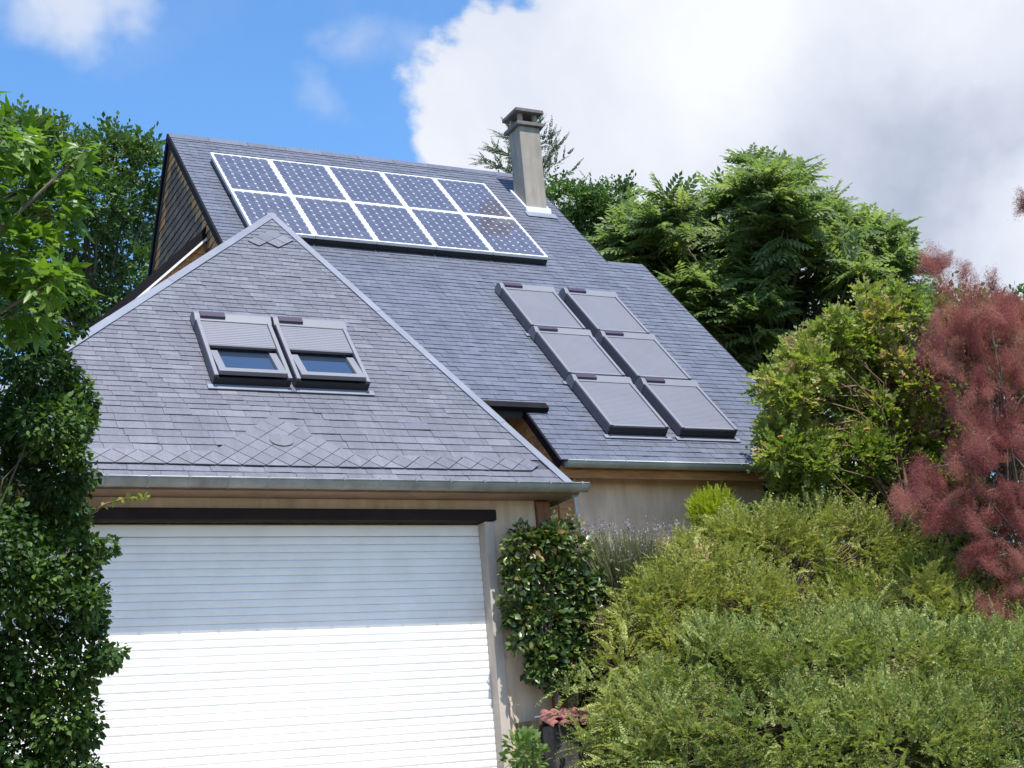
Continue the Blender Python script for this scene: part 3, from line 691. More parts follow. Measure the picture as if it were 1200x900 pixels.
# ------------------------------------------------------------------ solar panels
def build_panels():
    PW_, PH_ = 0.8314, 1.2356; pvx, pvs = -0.8499, 8.5055
    w, hh = PW_-0.008, PH_-0.008; fw = 0.028
    T = lambda u, s, h: (u, s, h)
    frame = MB()
    for a, b in (((0, 0), (fw, hh)), ((w-fw, 0), (w, hh))): frame.box((a[0], a[1], 0.0), (b[0], b[1], 0.040), T)
    for a, b in (((fw+.0005, 0), (w-fw-.0005, fw)), ((fw+.0005, hh-fw), (w-fw-.0005, hh))): frame.box((a[0], a[1], 0.0), (b[0], b[1], 0.0397), T)
    fme = frame.mesh('frame', M['alu'])
    back = MB(); back.box((fw, fw, 0.026), (w-fw, hh-fw, 0.033), T); bme = back.mesh('backsheet', M['backsheet'])
    cw, chh = (w-2*fw-0.012)/6, (hh-2*fw-0.016)/9
    cell = MB(); a, b, c = cw-0.005, chh-0.005, 0.022
    oc = [(c, 0), (a-c, 0), (a, c), (a, b-c), (a-c, b), (c, b), (0, b-c), (0, c)]
    cell.prism([(x, y, 0.0) for x, y in oc], [(x, y, 0.0035) for x, y in oc]); cme = cell.mesh('cell', M['cell'])
    rail = MB(); rail.box((0.02, 0.03, -0.075), (0.07, hh-0.03, -0.001), T); rme = rail.mesh('mounting_rail', M['shutter_dark'])
    skirt = MB(); skirt.box((0, -0.002, -0.075), (w, 0.014, -0.002), T); sme = skirt.mesh('lower_skirt', M['black'])
    words = ['first', 'second', 'third', 'fourth', 'fifth']
    for j in range(2):
        for i in range(5):
            mw = frame_matrix(PMf, pvx+i*PW_+0.004, pvs-(j+1)*PH_+0.004, 0.092)
            row = 'upper' if j == 0 else 'lower'
            o = bpy.data.objects.new('solar_panel', None); COL.objects.link(o); o.matrix_world = mw; o.empty_display_size = 0.2
            tail = {0: 'end one on the gable side', 4: 'end one on the chimney side'}.get(i, words[i]+' from the wooden gable')
            o['label'] = f'white framed blue solar panel in the {row} row, {tail}'; o['category'] = 'solar panel'; o['group'] = 'solar panels on the slate roof'
            for nm, me in (('frame', fme), ('mounting_rail', rme)) + ((('lower_skirt', sme),) if j == 1 else ()):
                c_ = bpy.data.objects.new(nm, me); COL.objects.link(c_); c_.parent = o
            c_ = bpy.data.objects.new('mounting_rail', rme); COL.objects.link(c_); c_.parent = o; c_.location = (w-0.09, 0, 0)
            bs = bpy.data.objects.new('backsheet', bme); COL.objects.link(bs); bs.parent = o
            for r_ in range(9):
                for q in range(6):
                    c_ = bpy.data.objects.new('cell', cme); COL.objects.link(c_); c_.parent = bs
                    c_.location = (fw+0.006+q*cw+0.0025, fw+0.008+r_*chh+0.0025, 0.0335)
build_panels()

# ------------------------------------------------------------------ low wall with clay tile coping
def build_low_wall():
    o0 = (0.42, -0.62, 0.0)
    t = thing('low_wall', 'low rubble wall with red clay tile coping at the foot of the glossy shrub', 'wall', o0)
    rng = random.Random(5)
    w = MB(); w.box((0.16, -0.72, -0.2), (0.95, -0.50, 0.30)); w.build('rubble_core', M['rubble'], t, bevel=0.02)
    s = MB(); s.box((0.20, -0.58, 0.385), (1.0, -0.30, 0.405)); s.build('capping', M['mortar'], t, bevel=0.008)
    n = 8
    prof = [(0.052*math.cos(math.pi*k/n), 0.040*math.sin(math.pi*k/n)) for k in range(n+1)]; inn = [(a*0.8, b*0.75) for a, b in reversed(prof)]
    tm = MB(); tm.prism([(a, 0, b) for a, b in prof+inn], [(a*0.85, 0.26, b+0.085) for a, b in prof+inn]); me = tm.mesh('coping_tile', M['tile'], False)
    for r_, (y, z) in enumerate(((-0.80, 0.285), (-0.72, 0.335))):
        for i in range(8):
            link('coping_tile', me, t, Matrix.Translation((0.17+0.108*i+0.05*r_, y+rng.uniform(-.01, .01), z)) @ Matrix.Rotation(rng.gauss(0, .03), 4, 'Z'))
    b = MB(); b.box((0.14, -0.495, -0.2), (1.0, -0.03, 0.37)); b.build('soil_bed', M['soil'], t)
build_low_wall()

# ------------------------------------------------------------------ plants
def unit(v): return v/np.maximum(np.linalg.norm(v, axis=-1, keepdims=True), 1e-9)
def instances(name, mat, parent, templ, pos, ax, nz, scale, tint, smooth_=False):
    """Copies of a small template (verts, tris) at pos; template +Y along ax, +Z towards nz."""
    tv, tf = np.asarray(templ[0], float), np.asarray(templ[1], int); n, k, m = len(pos), len(templ[0]), len(templ[1])
    Y = unit(ax); X = unit(np.cross(Y, nz)); Z = np.cross(X, Y)
    sc = np.asarray(scale, float).reshape(n, -1)
    if sc.shape[1] == 1: sc = np.repeat(sc, 3, 1)
    t = tv[None]*sc[:, None, :]
    v = pos[:, None, :] + t[..., 0:1]*X[:, None] + t[..., 1:2]*Y[:, None] + t[..., 2:3]*Z[:, None]
    f = (tf[None]+np.arange(n)[:, None, None]*k).reshape(-1)
    me = bpy.data.meshes.new(name); me.vertices.add(n*k); me.vertices.foreach_set('co', v.reshape(-1).astype(np.float32))
    me.loops.add(n*m*3); me.loops.foreach_set('vertex_index', f.astype(np.int32))
    me.polygons.add(n*m); me.polygons.foreach_set('loop_start', (np.arange(n*m)*3).astype(np.int32)); me.polygons.foreach_set('loop_total', np.full(n*m, 3, np.int32))
    a = me.attributes.new('tint', 'FLOAT', 'POINT')
    tt = np.repeat(np.asarray(tint, float), k)
    if len(templ) > 2: tt = tt + np.tile(np.asarray(templ[2], float), n)
    a.data.foreach_set('value', tt.astype(np.float32))
    me.materials.append(mat); me.update(calc_edges=True); me.validate()
    return link(name, me, parent)
LEAF = (np.array([(0, 0, 0), (0.30, 0.30, 0.07), (0.30, 0.62, 0.05), (0, 1, -0.10), (-0.30, 0.62, 0.05), (-0.30, 0.30, 0.07), (0, 0.5, 0)]),
        [(0, 1, 6), (1, 2, 6), (2, 3, 6), (3, 4, 6), (4, 5, 6), (5, 0, 6)])
THIN = (np.array([(0, 0, 0), (0.17, 0.5, 0.04), (0, 1, -0.05), (-0.17, 0.5, 0.04)]), [(0, 1, 2), (0, 2, 3)])
RHOMB = (np.array([(0, 0, 0), (0.30, 0.5, 0.06), (0, 1, -0.06), (-0.30, 0.5, 0.06)]), [(0, 1, 2), (0, 2, 3)])
def palmate():
    v = [(0, 0, 0)]; lobes = [(-118, 0.42), (-62, 0.78), (0, 1.0), (62, 0.78), (118, 0.42)]; f = []
    ring = []
    for i, (a, r) in enumerate(lobes):
        for da, q in ((-15, 0.62), (0, 1.0), (15, 0.62)):
            t = R(a+da); ring.append((math.sin(t)*r*q, math.cos(t)*r*q+0.25, -0.16*(r*q)**2))
        if i < 4:
            t = R(a+28 if i != 1 and i != 2 else a+31); ring.append((math.sin(t)*0.34, math.cos(t)*0.34+0.25, 0.03))
    v += ring; f = [(0, i+1, i) for i in range(1, len(ring))] ; return (np.array(v), f)
PALM = palmate()
def pinnate(rng, pairs=8, droop=0.5):
    v = []; f = []; c = []
    def leaf(p, ax, n, L, w):
        o = len(v); ax = ax/np.linalg.norm(ax); s = np.cross(ax, n); s /= np.linalg.norm(s); nn = np.cross(s, ax)
        v.extend([p, p+ax*L*0.45+s*w+nn*0.01, p+ax*L-nn*0.05*L*2, p+ax*L*0.45-s*w+nn*0.01]); f.extend([(o, o+1, o+2), (o, o+2, o+3)])
        c.extend([rng.uniform(-0.08, 0.08)]*4)
    for i in range(pairs):
        t = (i+1)/(pairs+0.6); y = t; z = -droop*t*t
        tg = np.array((0, 1, -2*droop*t)); tg /= np.linalg.norm(tg); L = 0.36*(1-0.5*abs(t-0.45))
        for sd_ in (-1, 1):
            ax = np.array((sd_*0.95, 0.45+0.2*t, -0.22-0.35*rng.random())); leaf(np.array((0, y, z)), ax, np.array((0, 0.2, 1.0)), L, 0.078)
    leaf(np.array((0, 1.0, -droop)), np.array((0, 1, -1.4*droop)), np.array((0, 0.3, 1)), 0.28, 0.07)
    o = len(v); v.extend([np.array((-0.006, 0, 0)), np.array((0.006, 0, 0)), np.array((0, 0.55, -droop*0.3)), np.array((0, 1.0, -droop))]); f.extend([(o, o+1, o+2), (o+1, o+3, o+2)]); c.extend([0.1]*4)
    return (np.array(v), f, np.array(c))
def sprig(rng, n=12, bend=0.35, leaf=0.13, wid=0.33):
    """An arching twig with small paired leaves."""
    v = []; f = []; c = []
    for i in range(n):
        t = (i+0.6)/n; p = np.array((0, t, -bend*t*t + 0.02*rng.random()))
        for sd_ in (-1, 1):
            ax = np.array((sd_*rng.uniform(0.5, 1.0), rng.uniform(0.5, 1.0), rng.uniform(-0.15, 0.6))); ax /= np.linalg.norm(ax)
            L = leaf*(1.15-0.6*t)*rng.uniform(0.75, 1.2); nrm = np.array((rng.uniform(-.5, .5), rng.uniform(-.5, .5), 1.0)); s = np.cross(ax, nrm); s /= np.linalg.norm(s)
            o = len(v); v.extend([p, p+ax*L*0.5+s*L*wid, p+ax*L, p+ax*L*0.5-s*L*wid]); f.extend([(o, o+1, o+2), (o, o+2, o+3)]); c.extend([0.12*t+rng.uniform(-.06, .06)]*4)
    return (np.array(v), f, np.array(c))
def spray(rng, twigs=4, n=7, leaf=0.2):
    """A short branchlet that forks into leafy twigs: bigger building block for trees seen from afar."""
    v = []; f = []; c = []
    for k in range(twigs):
        d = np.array((rng.uniform(-0.9, 0.9), rng.uniform(0.4, 1), rng.uniform(-0.35, 0.45))); d /= np.linalg.norm(d); L0 = rng.uniform(0.55, 1.0)
        for i in range(n):
            t = (i+0.7)/n*L0; p = d*t + np.array((0, 0, -0.25*t*t))
            ax = d*0.5 + np.array((rng.uniform(-1, 1), rng.uniform(-.5, 1), rng.uniform(-.8, .4))); ax /= np.linalg.norm(ax); L = leaf*rng.uniform(0.7, 1.2)
            nrm = np.array((rng.uniform(-.6, .6), rng.uniform(-.6, .6), 1.0)); s = np.cross(ax, nrm); s /= np.linalg.norm(s)
            o = len(v); v.extend([p, p+ax*L*0.5+s*L*0.30, p+ax*L, p+ax*L*0.5-s*L*0.30]); f.extend([(o, o+1, o+2), (o, o+2, o+3)]); c.extend([rng.uniform(-.1, .1)]*4)
    return (np.array(v), f, np.array(c))
def rand_dirs(rs, n):
    d = rs.standard_normal((n, 3)); return unit(d)
def limbs(name, parent, base, tips, mat, r0, seed, fork=0.45, trunk_top=None):
    """Tapered trunk with limbs bending out to the clumps of the crown."""
    rng = random.Random(seed); mb = MB(); base = Vector(base)
    top = Vector(trunk_top) if trunk_top is not None else base.lerp(Vector(np.mean(tips, 0)), 0.75)
    pts = [base.lerp(top, t)+Vector((rng.gauss(0, .04), rng.gauss(0, .04), 0))*(1 if 0 < t < 1 else 0)*(top-base).length*0.25 for t in (0, .25, .5, .75, 1)]
    mb.tube(pts, [r0*1.15, r0*0.9, r0*0.72, r0*0.55, r0*0.3], 8)
    for tp in tips:
        tp = Vector(tp); t = rng.uniform(fork, 1.0); i = min(3, int(t*4)); a = pts[i].lerp(pts[i+1], t*4-i)
        m1 = a.lerp(tp, 0.35)+Vector((0, 0, 0.10*(tp-a).length)); m2 = a.lerp(tp, 0.7)+Vector((rng.gauss(0, .05), rng.gauss(0, .05), 0.06))*(tp-a).length
        rr = r0*0.34; mb.tube([a, m1, m2, tp], [rr, rr*0.7, rr*0.42, rr*0.14], 5)
    return mb.build(name, mat, parent, True)
def ellipsoid_pts(rs, n, c, rad, lo=0.55):
    d = rand_dirs(rs, n); r = lo+(1-lo)*rs.random((n, 1))**0.7
    return np.asarray(c)+d*r*np.asarray(rad), d

G_DARK = [(0.0, (0.014, 0.036, 0.008)), (0.4, (0.032, 0.075, 0.014)), (0.75, (0.085, 0.150, 0.022)), (1.0, (0.15, 0.21, 0.035))]
G_MID = [(0.0, (0.026, 0.062, 0.014)), (0.5, (0.072, 0.138, 0.032)), (1.0, (0.145, 0.215, 0.055))]
G_AIL = [(0.0, (0.064, 0.106, 0.036)), (0.5, (0.140, 0.196, 0.068)), (1.0, (0.26, 0.31, 0.115))]
G_BRIGHT = [(0.0, (0.042, 0.096, 0.010)), (0.5, (0.092, 0.178, 0.016)), (1.0, (0.175, 0.27, 0.03))]
G_YEL = [(0.0, (0.058, 0.105, 0.016)), (0.45, (0.155, 0.215, 0.036)), (0.8, (0.275, 0.305, 0.070)), (1.0, (0.40, 0.29, 0.14))]
G_COT = [(0.0, (0.080, 0.108, 0.022)), (0.5, (0.232, 0.258, 0.056)), (1.0, (0.38, 0.375, 0.105))]
G_COT2 = [(0.0, (0.050, 0.085, 0.020)), (0.5, (0.172, 0.222, 0.056)), (1.0, (0.34, 0.36, 0.112))]
G_CAM = [(0.0, (0.014, 0.036, 0.008)), (0.45, (0.048, 0.092, 0.018)), (0.8, (0.13, 0.165, 0.035)), (1.0, (0.26, 0.16, 0.06))]
G_LAV = [(0.0, (0.11, 0.13, 0.055)), (0.6, (0.22, 0.23, 0.115)), (1.0, (0.27, 0.23, 0.20))]
M['l_dark'] = leaf_mat('dark hedge leaf', G_DARK, 0.6, 0.3, 0.3)
M['l_mid'] = leaf_mat('tree leaf', G_MID, 0.5, 0.3)
M['l_ail'] = leaf_mat('compound leaf', G_AIL, 0.5, 0.5)
M['l_bright'] = leaf_mat('lobed leaf', G_BRIGHT, 0.4, 0.4)
M['l_yel'] = leaf_mat('yellowish leaf', G_YEL, 0.5, 0.4)
M['l_cot'] = leaf_mat('fine yellow green leaf', G_COT, 0.6, 0.3)
M['l_cot2'] = leaf_mat('fine green leaf', G_COT2, 0.6, 0.3)
M['l_cam'] = leaf_mat('glossy leaf', G_CAM, 0.36, 0.15, 0.5)
M['l_lav'] = leaf_mat('grey green leaf', G_LAV, 0.7, 0.2)
M['lav_fl'] = leaf_mat('mauve flower', [(0, (0.20, 0.14, 0.22)), (1, (0.34, 0.26, 0.36))], 0.8, 0.2)
M['lime'] = leaf_mat('lime leaf', [(0, (0.13, 0.19, 0.008)), (0.5, (0.26, 0.32, 0.015)), (1, (0.38, 0.42, 0.03))], 0.5, 0.4)
M['plume'] = leaf_mat('smoky plume', [(0, (0.15, 0.040, 0.052)), (0.5, (0.32, 0.112, 0.128)), (1, (0.47, 0.23, 0.215))], 0.95, 0.5, 0.0, 1.15)
M['l_red'] = leaf_mat('wine red leaf', [(0, (0.035, 0.010, 0.016)), (0.6, (0.09, 0.018, 0.026)), (1, (0.16, 0.03, 0.035))], 0.5, 0.3)
M['rose'] = leaf_mat('pink petal', [(0, (0.60, 0.22, 0.25)), (1, (0.75, 0.42, 0.42))], 0.6, 0.4)

def crown_sprays(parent, mat, rs, clumps, per, templs, scale, up=0.4, tint0=0.35, name='crown', lo=0.35):
    """clumps: list of (centre, radius). Sprays sit through each clump and point outwards."""
    P_, A_, S_, T_ = [], [], [], []
    ctr = np.mean([c for c, _ in clumps], 0)
    for c, r in clumps:
        k = max(3, int(per*(np.prod(r)**(1/3))**2)); p, d = ellipsoid_pts(rs, k, c, np.asarray(r)*0.85, lo)
        out = unit(p-ctr); a = unit(d*0.8+out*0.5+np.array((0, 0, up))+0.5*rand_dirs(rs, k))
        P_.append(p); A_.append(a); S_.append(scale*(0.75+0.5*rs.random(k))); T_.append(np.full(k, tint0)+0.15*rs.standard_normal()+0.10*rs.standard_normal(k))
    P_, A_, S_, T_ = map(np.concatenate, (P_, A_, S_, T_))
    nz = np.array((0, -0.45, 0.9))+0.5*rs.standard_normal((len(P_), 3)); ids = rs.integers(0, len(templs), len(P_))
    # all variants are merged into one crown
    return merge_instances(name, mat, parent, [(templs[k], P_[ids == k], A_[ids == k], nz[ids == k], S_[ids == k], np.clip(T_[ids == k], 0, 0.8)) for k in range(len(templs))])
def merge_instances(name, mat, parent, sets):
    vs, fs, ts = [], [], []; off = 0
    for templ, pos, ax, nz, sc, tint in sets:
        if len(pos) == 0: continue
        tv, tf = np.asarray(templ[0], float), np.asarray(templ[1], int); n, k = len(pos), len(tv)
        Y = unit(ax); X = unit(np.cross(Y, nz)); Z = np.cross(X, Y); t = tv[None]*np.asarray(sc).reshape(n, 1, 1)
        v = pos[:, None, :]+t[..., 0:1]*X[:, None]+t[..., 1:2]*Y[:, None]+t[..., 2:3]*Z[:, None]
        vs.append(v.reshape(-1, 3)); fs.append((tf[None]+np.arange(n)[:, None, None]*k).reshape(-1, 3)+off); off += n*k
        tt = np.repeat(np.asarray(tint, float), k)
        if len(templ) > 2: tt = tt+np.tile(templ[2], n)
        ts.append(tt)
    v, f, t = np.concatenate(vs), np.concatenate(fs), np.concatenate(ts); m = len(f)
    me = bpy.data.meshes.new(name); me.vertices.add(len(v)); me.vertices.foreach_set('co', v.reshape(-1).astype(np.float32))
    me.loops.add(m*3); me.loops.foreach_set('vertex_index', f.reshape(-1).astype(np.int32))
    me.polygons.add(m); me.polygons.foreach_set('loop_start', (np.arange(m)*3).astype(np.int32)); me.polygons.foreach_set('loop_total', np.full(m, 3, np.int32))
    a = me.attributes.new('tint', 'FLOAT', 'POINT'); a.data.foreach_set('value', np.clip(t, 0, 1).astype(np.float32))
    me.materials.append(mat); me.update(calc_edges=True)
    return link(name, me, parent)

def build_plants():
    rng = random.Random(11); rs = np.random.default_rng(4)
    SPR = [spray(rng) for _ in range(5)]; PIN = [pinnate(rng, 6, d) for d in (0.15, 0.3, 0.5)]; TW = [sprig(rng, 11, b, 0.15, 0.36) for b in (0.15, 0.4, 0.65)]
    def px_clumps(spec, dist, spread=0.5, depth=1.0):
        out = []
        for px, py, rp in spec:
            d = dist+rs.uniform(-spread, spread); r = rp*d/FPX; out.append((at_d(px, py, d), (r, r*depth, r*0.85)))
        return out
    def gz(p): return float(ground_z(p[0], p[1]))
    def tree(name, label, cat, spec, dist, spread, templs, mat, per, scale, base_px, r0, bark='bark', up=0.4, tint0=0.35, group=None, lo=0.35):
        cl = px_clumps(spec, dist, spread); b = at_d(base_px, 500, dist); base = (float(b[0]), float(b[1]), gz(b)-0.1)
        t = thing(name, label, cat, base, group); crown_sprays(t, mat, rs, cl, per, templs, scale, up, tint0, lo=lo)
        limbs('trunk', t, base, [c for c, _ in cl], M[bark], r0, rng.random(), 0.35); return t
    # trees behind the house
    big = [(900, 205, 42), (860, 225, 45), (945, 215, 42), (985, 235, 36), (790, 235, 38), (755, 255, 34), (830, 275, 50), (900, 285, 55), (970, 290, 46), (1035, 275, 34), (1050, 305, 36), (770, 305, 42), (835, 335, 50), (900, 350, 52), (960, 350, 45), (1020, 345, 42), (1075, 330, 30), (800, 365, 40), (860, 385, 45), (735, 275, 25), (1000, 300, 40), (930, 250, 42), (880, 195, 24), (935, 190, 22), (895, 400, 40), (760, 340, 40), (990, 390, 40), (890, 172, 12), (925, 185, 14), (1060, 265, 18), (1075, 300, 18), (760, 225, 18), (745, 245, 14), (950, 410, 40), (1020, 400, 40), (1080, 380, 40), (940, 460, 45), (1020, 470, 45), (1090, 450, 45)]
    top_x, top_y = (725, 760, 800, 850, 890, 940, 985, 1030, 1065, 1085), (270, 225, 225, 215, 180, 185, 205, 250, 262, 310)
    for _ in range(46):
        a = rs.uniform(735, 1080); big.append((a, np.interp(a, top_x, top_y)+22+rs.random()**1.3*220, rs.uniform(16, 30)))
    cl = px_clumps([(a-18 if a > 900 else a-6, b_+(24 if b_ < 260 else 12), c_*0.88) for a, b_, c_ in big], 25.0, 1.6); b = at_d(900, 500, 25.0); base = (float(b[0]), float(b[1]), gz(b)-0.1)
    t = thing('sumac_tree', 'broad green tree with long feathery compound leaves behind the house roof', 'tree', base)
    ctr = np.mean([c for c, _ in cl], 0); P_, A_, S_, T_ = [], [], [], []
    for c, r in cl:
        k = max(4, int(44*r[0]**1.5)); p, d = ellipsoid_pts(rs, k, c, np.array(r)*0.92, 0.15)
        for q, dd in zip(p, d):
            m = 9; th = rs.random()*6.28+np.arange(m)*6.28/m+rs.normal(0, .25, m); o = unit(dd*0.5+unit(q-ctr)*0.35)
            a_ = np.stack([np.cos(th), np.sin(th), np.full(m, 0.35)], -1)+o*0.65+rs.normal(0, .18, (m, 3))
            P_.append(np.repeat(q[None], m, 0)); A_.append(unit(a_)); S_.append(0.46*(0.6+0.5*rs.random(m))); T_.append(np.full(m, 0.33+0.10*rs.standard_normal())+0.07*rs.standard_normal(m))
    P_, A_, S_, T_ = map(np.concatenate, (P_, A_, S_, T_)); ids = rs.integers(0, 3, len(P_)); nz = np.array((0, -0.55, 0.85))+0.35*rs.standard_normal(P_.shape)
    merge_instances('crown', M['l_ail'], t, [(PIN[k], P_[ids == k], A_[ids == k], nz[ids == k], S_[ids == k], np.clip(T_[ids == k], 0, .8)) for k in range(3)])
    limbs('trunk', t, base, [c for c, _ in cl], M['bark'], 0.15, 3, 0.35)
    mid = [(690, 250, 24), (715, 262, 26), (700, 285, 26), (735, 300, 26), (668, 235, 18), (725, 235, 17), (655, 225, 14), (745, 330, 26), (700, 238, 16), (680, 270, 22)]
    tree('leafy_tree', 'dark green tree rising just beyond the roof verge below the chimney', 'tree', mid, 30.0, 0.8, SPR, M['l_mid'], 420, 0.40, 720, 0.12, tint0=0.30)
    rt = [(1120, 380, 40), (1170, 400, 45), (1220, 390, 45), (1110, 450, 45), (1170, 470, 50), (1230, 470, 50), (1110, 530, 45), (1180, 550, 50), (1240, 550, 50), (1060, 540, 45), (1130, 600, 50), (1200, 620, 55), (1060, 620, 45), (1000, 600, 40), (1090, 670, 50), (1160, 690, 50), (1230, 690, 55), (1010, 660, 40), (950, 620, 35)]
    tree('leafy_tree', 'green tree standing far behind the smoke bush', 'tree', rt, 22.0, 0.8, SPR, M['l_mid'], 330, 0.42, 1150, 0.14, tint0=0.34)
    # conifer behind the chimney
    cb = at_d(612, 180, 33.0); gb = gz(cb); t = thing('conifer', 'grey green conifer top peeping over the ridge behind the chimney', 'tree', (float(cb[0]), float(cb[1]), gb))
    top = float(cb[2])+0.30; P_, A_ = [], []
    for k in range(14):
        z = top-0.05-k*0.42; Lb = 0.45+k*0.24
        for q in range(8):
            a = rs.random()*6.28; d = np.array((math.cos(a), math.sin(a), 0.75-0.03*k))
            for j in range(9):
                f = (j+0.6)/9; p = np.array((cb[0], cb[1], z))+d*Lb*f+np.array((0, 0, -0.10*Lb*f*f)); P_.append(p); A_.append(d+0.7*rs.standard_normal(3)*np.array((1, 1, .5)))
    P_, A_ = np.array(P_), np.array(A_)
    merge_instances('crown', leaf_mat('conifer needle', [(0, (0.045, 0.068, 0.040)), (1, (0.10, 0.135, 0.080))], 0.7, 0.15), t, [(TW[0], P_, A_, rs.standard_normal(P_.shape)+np.array((0, 0, 1.0)), 0.36*(0.8+0.4*rs.random(len(P_))), 0.3+0.2*rs.random(len(P_)))])
    tk = MB(); tk.tube([(cb[0], cb[1], gb-0.1), (cb[0], cb[1], (gb+top)/2), (cb[0], cb[1], top)], [0.16, 0.09, 0.015], 7); tk.build('trunk', M['bark'], t, True)
    # trees at the left behind the garage
    lb = [(95, 195, 34), (135, 185, 30), (165, 195, 22), (60, 180, 34), (110, 235, 38), (150, 235, 32), (75, 250, 38), (30, 160, 30), (20, 200, 40), (105, 290, 36), (145, 285, 34), (165, 265, 24), (60, 310, 36), (130, 330, 34), (95, 345, 34), (25, 270, 40), (165, 310, 22), (45, 350, 34), (150, 345, 24), (120, 365, 30), (178, 235, 14), (125, 170, 16), (160, 180, 14)]
    tree('leafy_tree', 'dark green tree behind the garage beside the wooden gable', 'tree', lb, 29.0, 1.3, SPR, M['l_mid'], 250, 0.46, 100, 0.16, tint0=0.30, lo=0.45)
    # lobed-leaf tree at the left, its trunk outside the picture
    t = thing('maple_tree', 'bright green lobed maple leaves on branches above the dark hedge', 'tree', (-6.35, -5.0, gz((-6.35, -5.0))-0.1))
    cl = px_clumps([(35, 175, 30), (75, 200, 30), (100, 175, 12), (20, 230, 45), (62, 250, 38), (25, 300, 48), (60, 330, 36), (25, 365, 40), (-40, 300, 70), (-60, 200, 60), (-90, 380, 80), (-30, 130, 35), (-150, 260, 80), (5, 165, 34)], 8.2, 0.45)
    cl += [(np.array((-6.35+0.75*math.cos(a), -5.0+0.6*math.sin(a), z)), (0.42, 0.42, 0.36)) for a, z in ((2.2, 2.3), (3.1, 2.8), (3.9, 2.4), (4.6, 2.9), (1.4, 3.1), (2.6, 3.3), (3.6, 3.5), (0.6, 3.5))]
    P_, A_, N_, T_ = [], [], [], []
    for c, r in cl:
        k = int(95*(r[0]/0.2)**1.6*0.9); p, d = ellipsoid_pts(rs, k, c, np.array(r)*1.0, 0.2); P_.append(p); A_.append(unit(d*0.9+rand_dirs(rs, k)*0.5+np.array((0.1, -0.1, -0.35)))); N_.append(unit(np.array((0.15, -0.55, 1.0))+0.45*rs.standard_normal((k, 3)))); T_.append(np.full(k, 0.32)+0.12*rs.standard_normal(k))
    P_, A_, N_, T_ = map(np.concatenate, (P_, A_, N_, T_))
    merge_instances('crown', M['l_bright'], t, [(PALM, P_, A_, N_, 0.078*(0.7+0.6*rs.random(len(P_))), np.clip(T_, 0, .8))])
    limbs('trunk', t, t['_o'], [c for c, _ in cl], M['bark'], 0.09, 5, 0.5, (-6.2, -5.0, 3.0))
    # dark hedge shrub in front of the garage's left end
    hb = (-5.15, -2.75); t = thing('hedge_shrub', 'tall dark green small-leaved shrub covering the left end of the garage', 'shrub', (hb[0], hb[1], gz(hb)-0.05))
    hs = [(45, 440, 40), (75, 445, 18), (30, 420, 36), (92, 472, 20), (60, 500, 44), (100, 495, 12), (30, 500, 50), (72, 560, 38), (30, 580, 55), (70, 610, 34), (60, 660, 52), (102, 652, 20), (20, 680, 55), (75, 720, 46), (100, 705, 22), (120, 770, 17), (95, 780, 24), (40, 780, 60), (70, 840, 46), (100, 860, 18), (20, 870, 60), (70, 920, 50), (-30, 500, 70), (-40, 640, 80), (-40, 800, 80), (20, 960, 70), (-60, 920, 80), (85, 535, 18), (128, 640, 12), (45, 385, 28), (140, 762, 9), (110, 735, 14), (115, 690, 12), (60, 345, 26), (92, 358, 18), (30, 370, 36), (75, 325, 16), (20, 330, 30)] + [(np.interp(yy, (330, 360, 385, 400, 425, 460, 480, 520, 560, 600, 650, 700, 740, 768, 800, 850, 890), (95, 112, 95, 70, 78, 108, 115, 95, 104, 98, 120, 106, 106, 140, 116, 97, 105))-4+rs.uniform(-12, 3), yy+rs.uniform(-5, 5), rs.uniform(5, 10)) for yy in range(335, 890, 8)]
    hs += [(-110, 480, 60), (-120, 580, 70), (-120, 700, 75), (-120, 820, 75), (-190, 560, 60), (-200, 660, 70), (-200, 780, 75), (-190, 900, 70)]
    cl = px_clumps(hs, 10.6, 0.35); P_, A_, T_ = [], [], []
    for c, r in cl:
        k = int(760*(r[0]/0.2)**1.9); p, d = ellipsoid_pts(rs, k, c, np.array(r)*1.05, 0.3); P_.append(p); A_.append(unit(d+0.8*rand_dirs(rs, k)+np.array((0, 0, -0.35)))); T_.append(np.full(k, 0.30)+0.13*rs.standard_normal()+0.15*rs.standard_normal(k))
    P_, A_, T_ = map(np.concatenate, (P_, A_, T_))
    merge_instances('crown', M['l_dark'], t, [(LEAF, P_, A_, np.array((0.1, -0.4, 1.0))+0.7*rs.standard_normal(P_.shape), 0.047*(0.45+0.8*rs.random(len(P_))), np.clip(T_, 0, .9))])
    limbs('trunk', t, t['_o'], [c for c, _ in cl][:22:4], M['bark'], 0.04, 6, 0.1, (-5.1, -2.5, 2.2))
    # lone shoot that sticks out in front of the lintel
    a, b, c_, d_ = at_d(98, 607, 10.55), at_d(125, 590, 10.5), at_d(150, 584, 10.45), at_d(172, 583, 10.42)
    sh = MB(); sh.tube([a, b, c_, d_], [0.008, 0.007, 0.005, 0.002], 5); sh.build('shoot', M['twig'], t, True)
    q = np.array([a+(b-a)*f for f in (.4, .8)]+[b+(c_-b)*f for f in (.2, .5, .8)]+[c_+(d_-c_)*f for f in (.1, .3, .5, .7, .85, 1)]); q = np.repeat(q, 3, 0)
    merge_instances('shoot_leaves', M['l_yel'], t, [(LEAF, q, rs.standard_normal(q.shape)+np.array((0.6, -0.2, 0.4)), rs.standard_normal(q.shape)+np.array((0, 0, 1.5)), 0.045*(0.6+0.6*rs.random(len(q))), np.full(len(q), 0.45))])
    # glossy camellia by the garage corner
    t = thing('camellia_shrub', 'clipped glossy dark green camellia standing at the garage corner', 'shrub', (0.50, -0.24, 0.36))
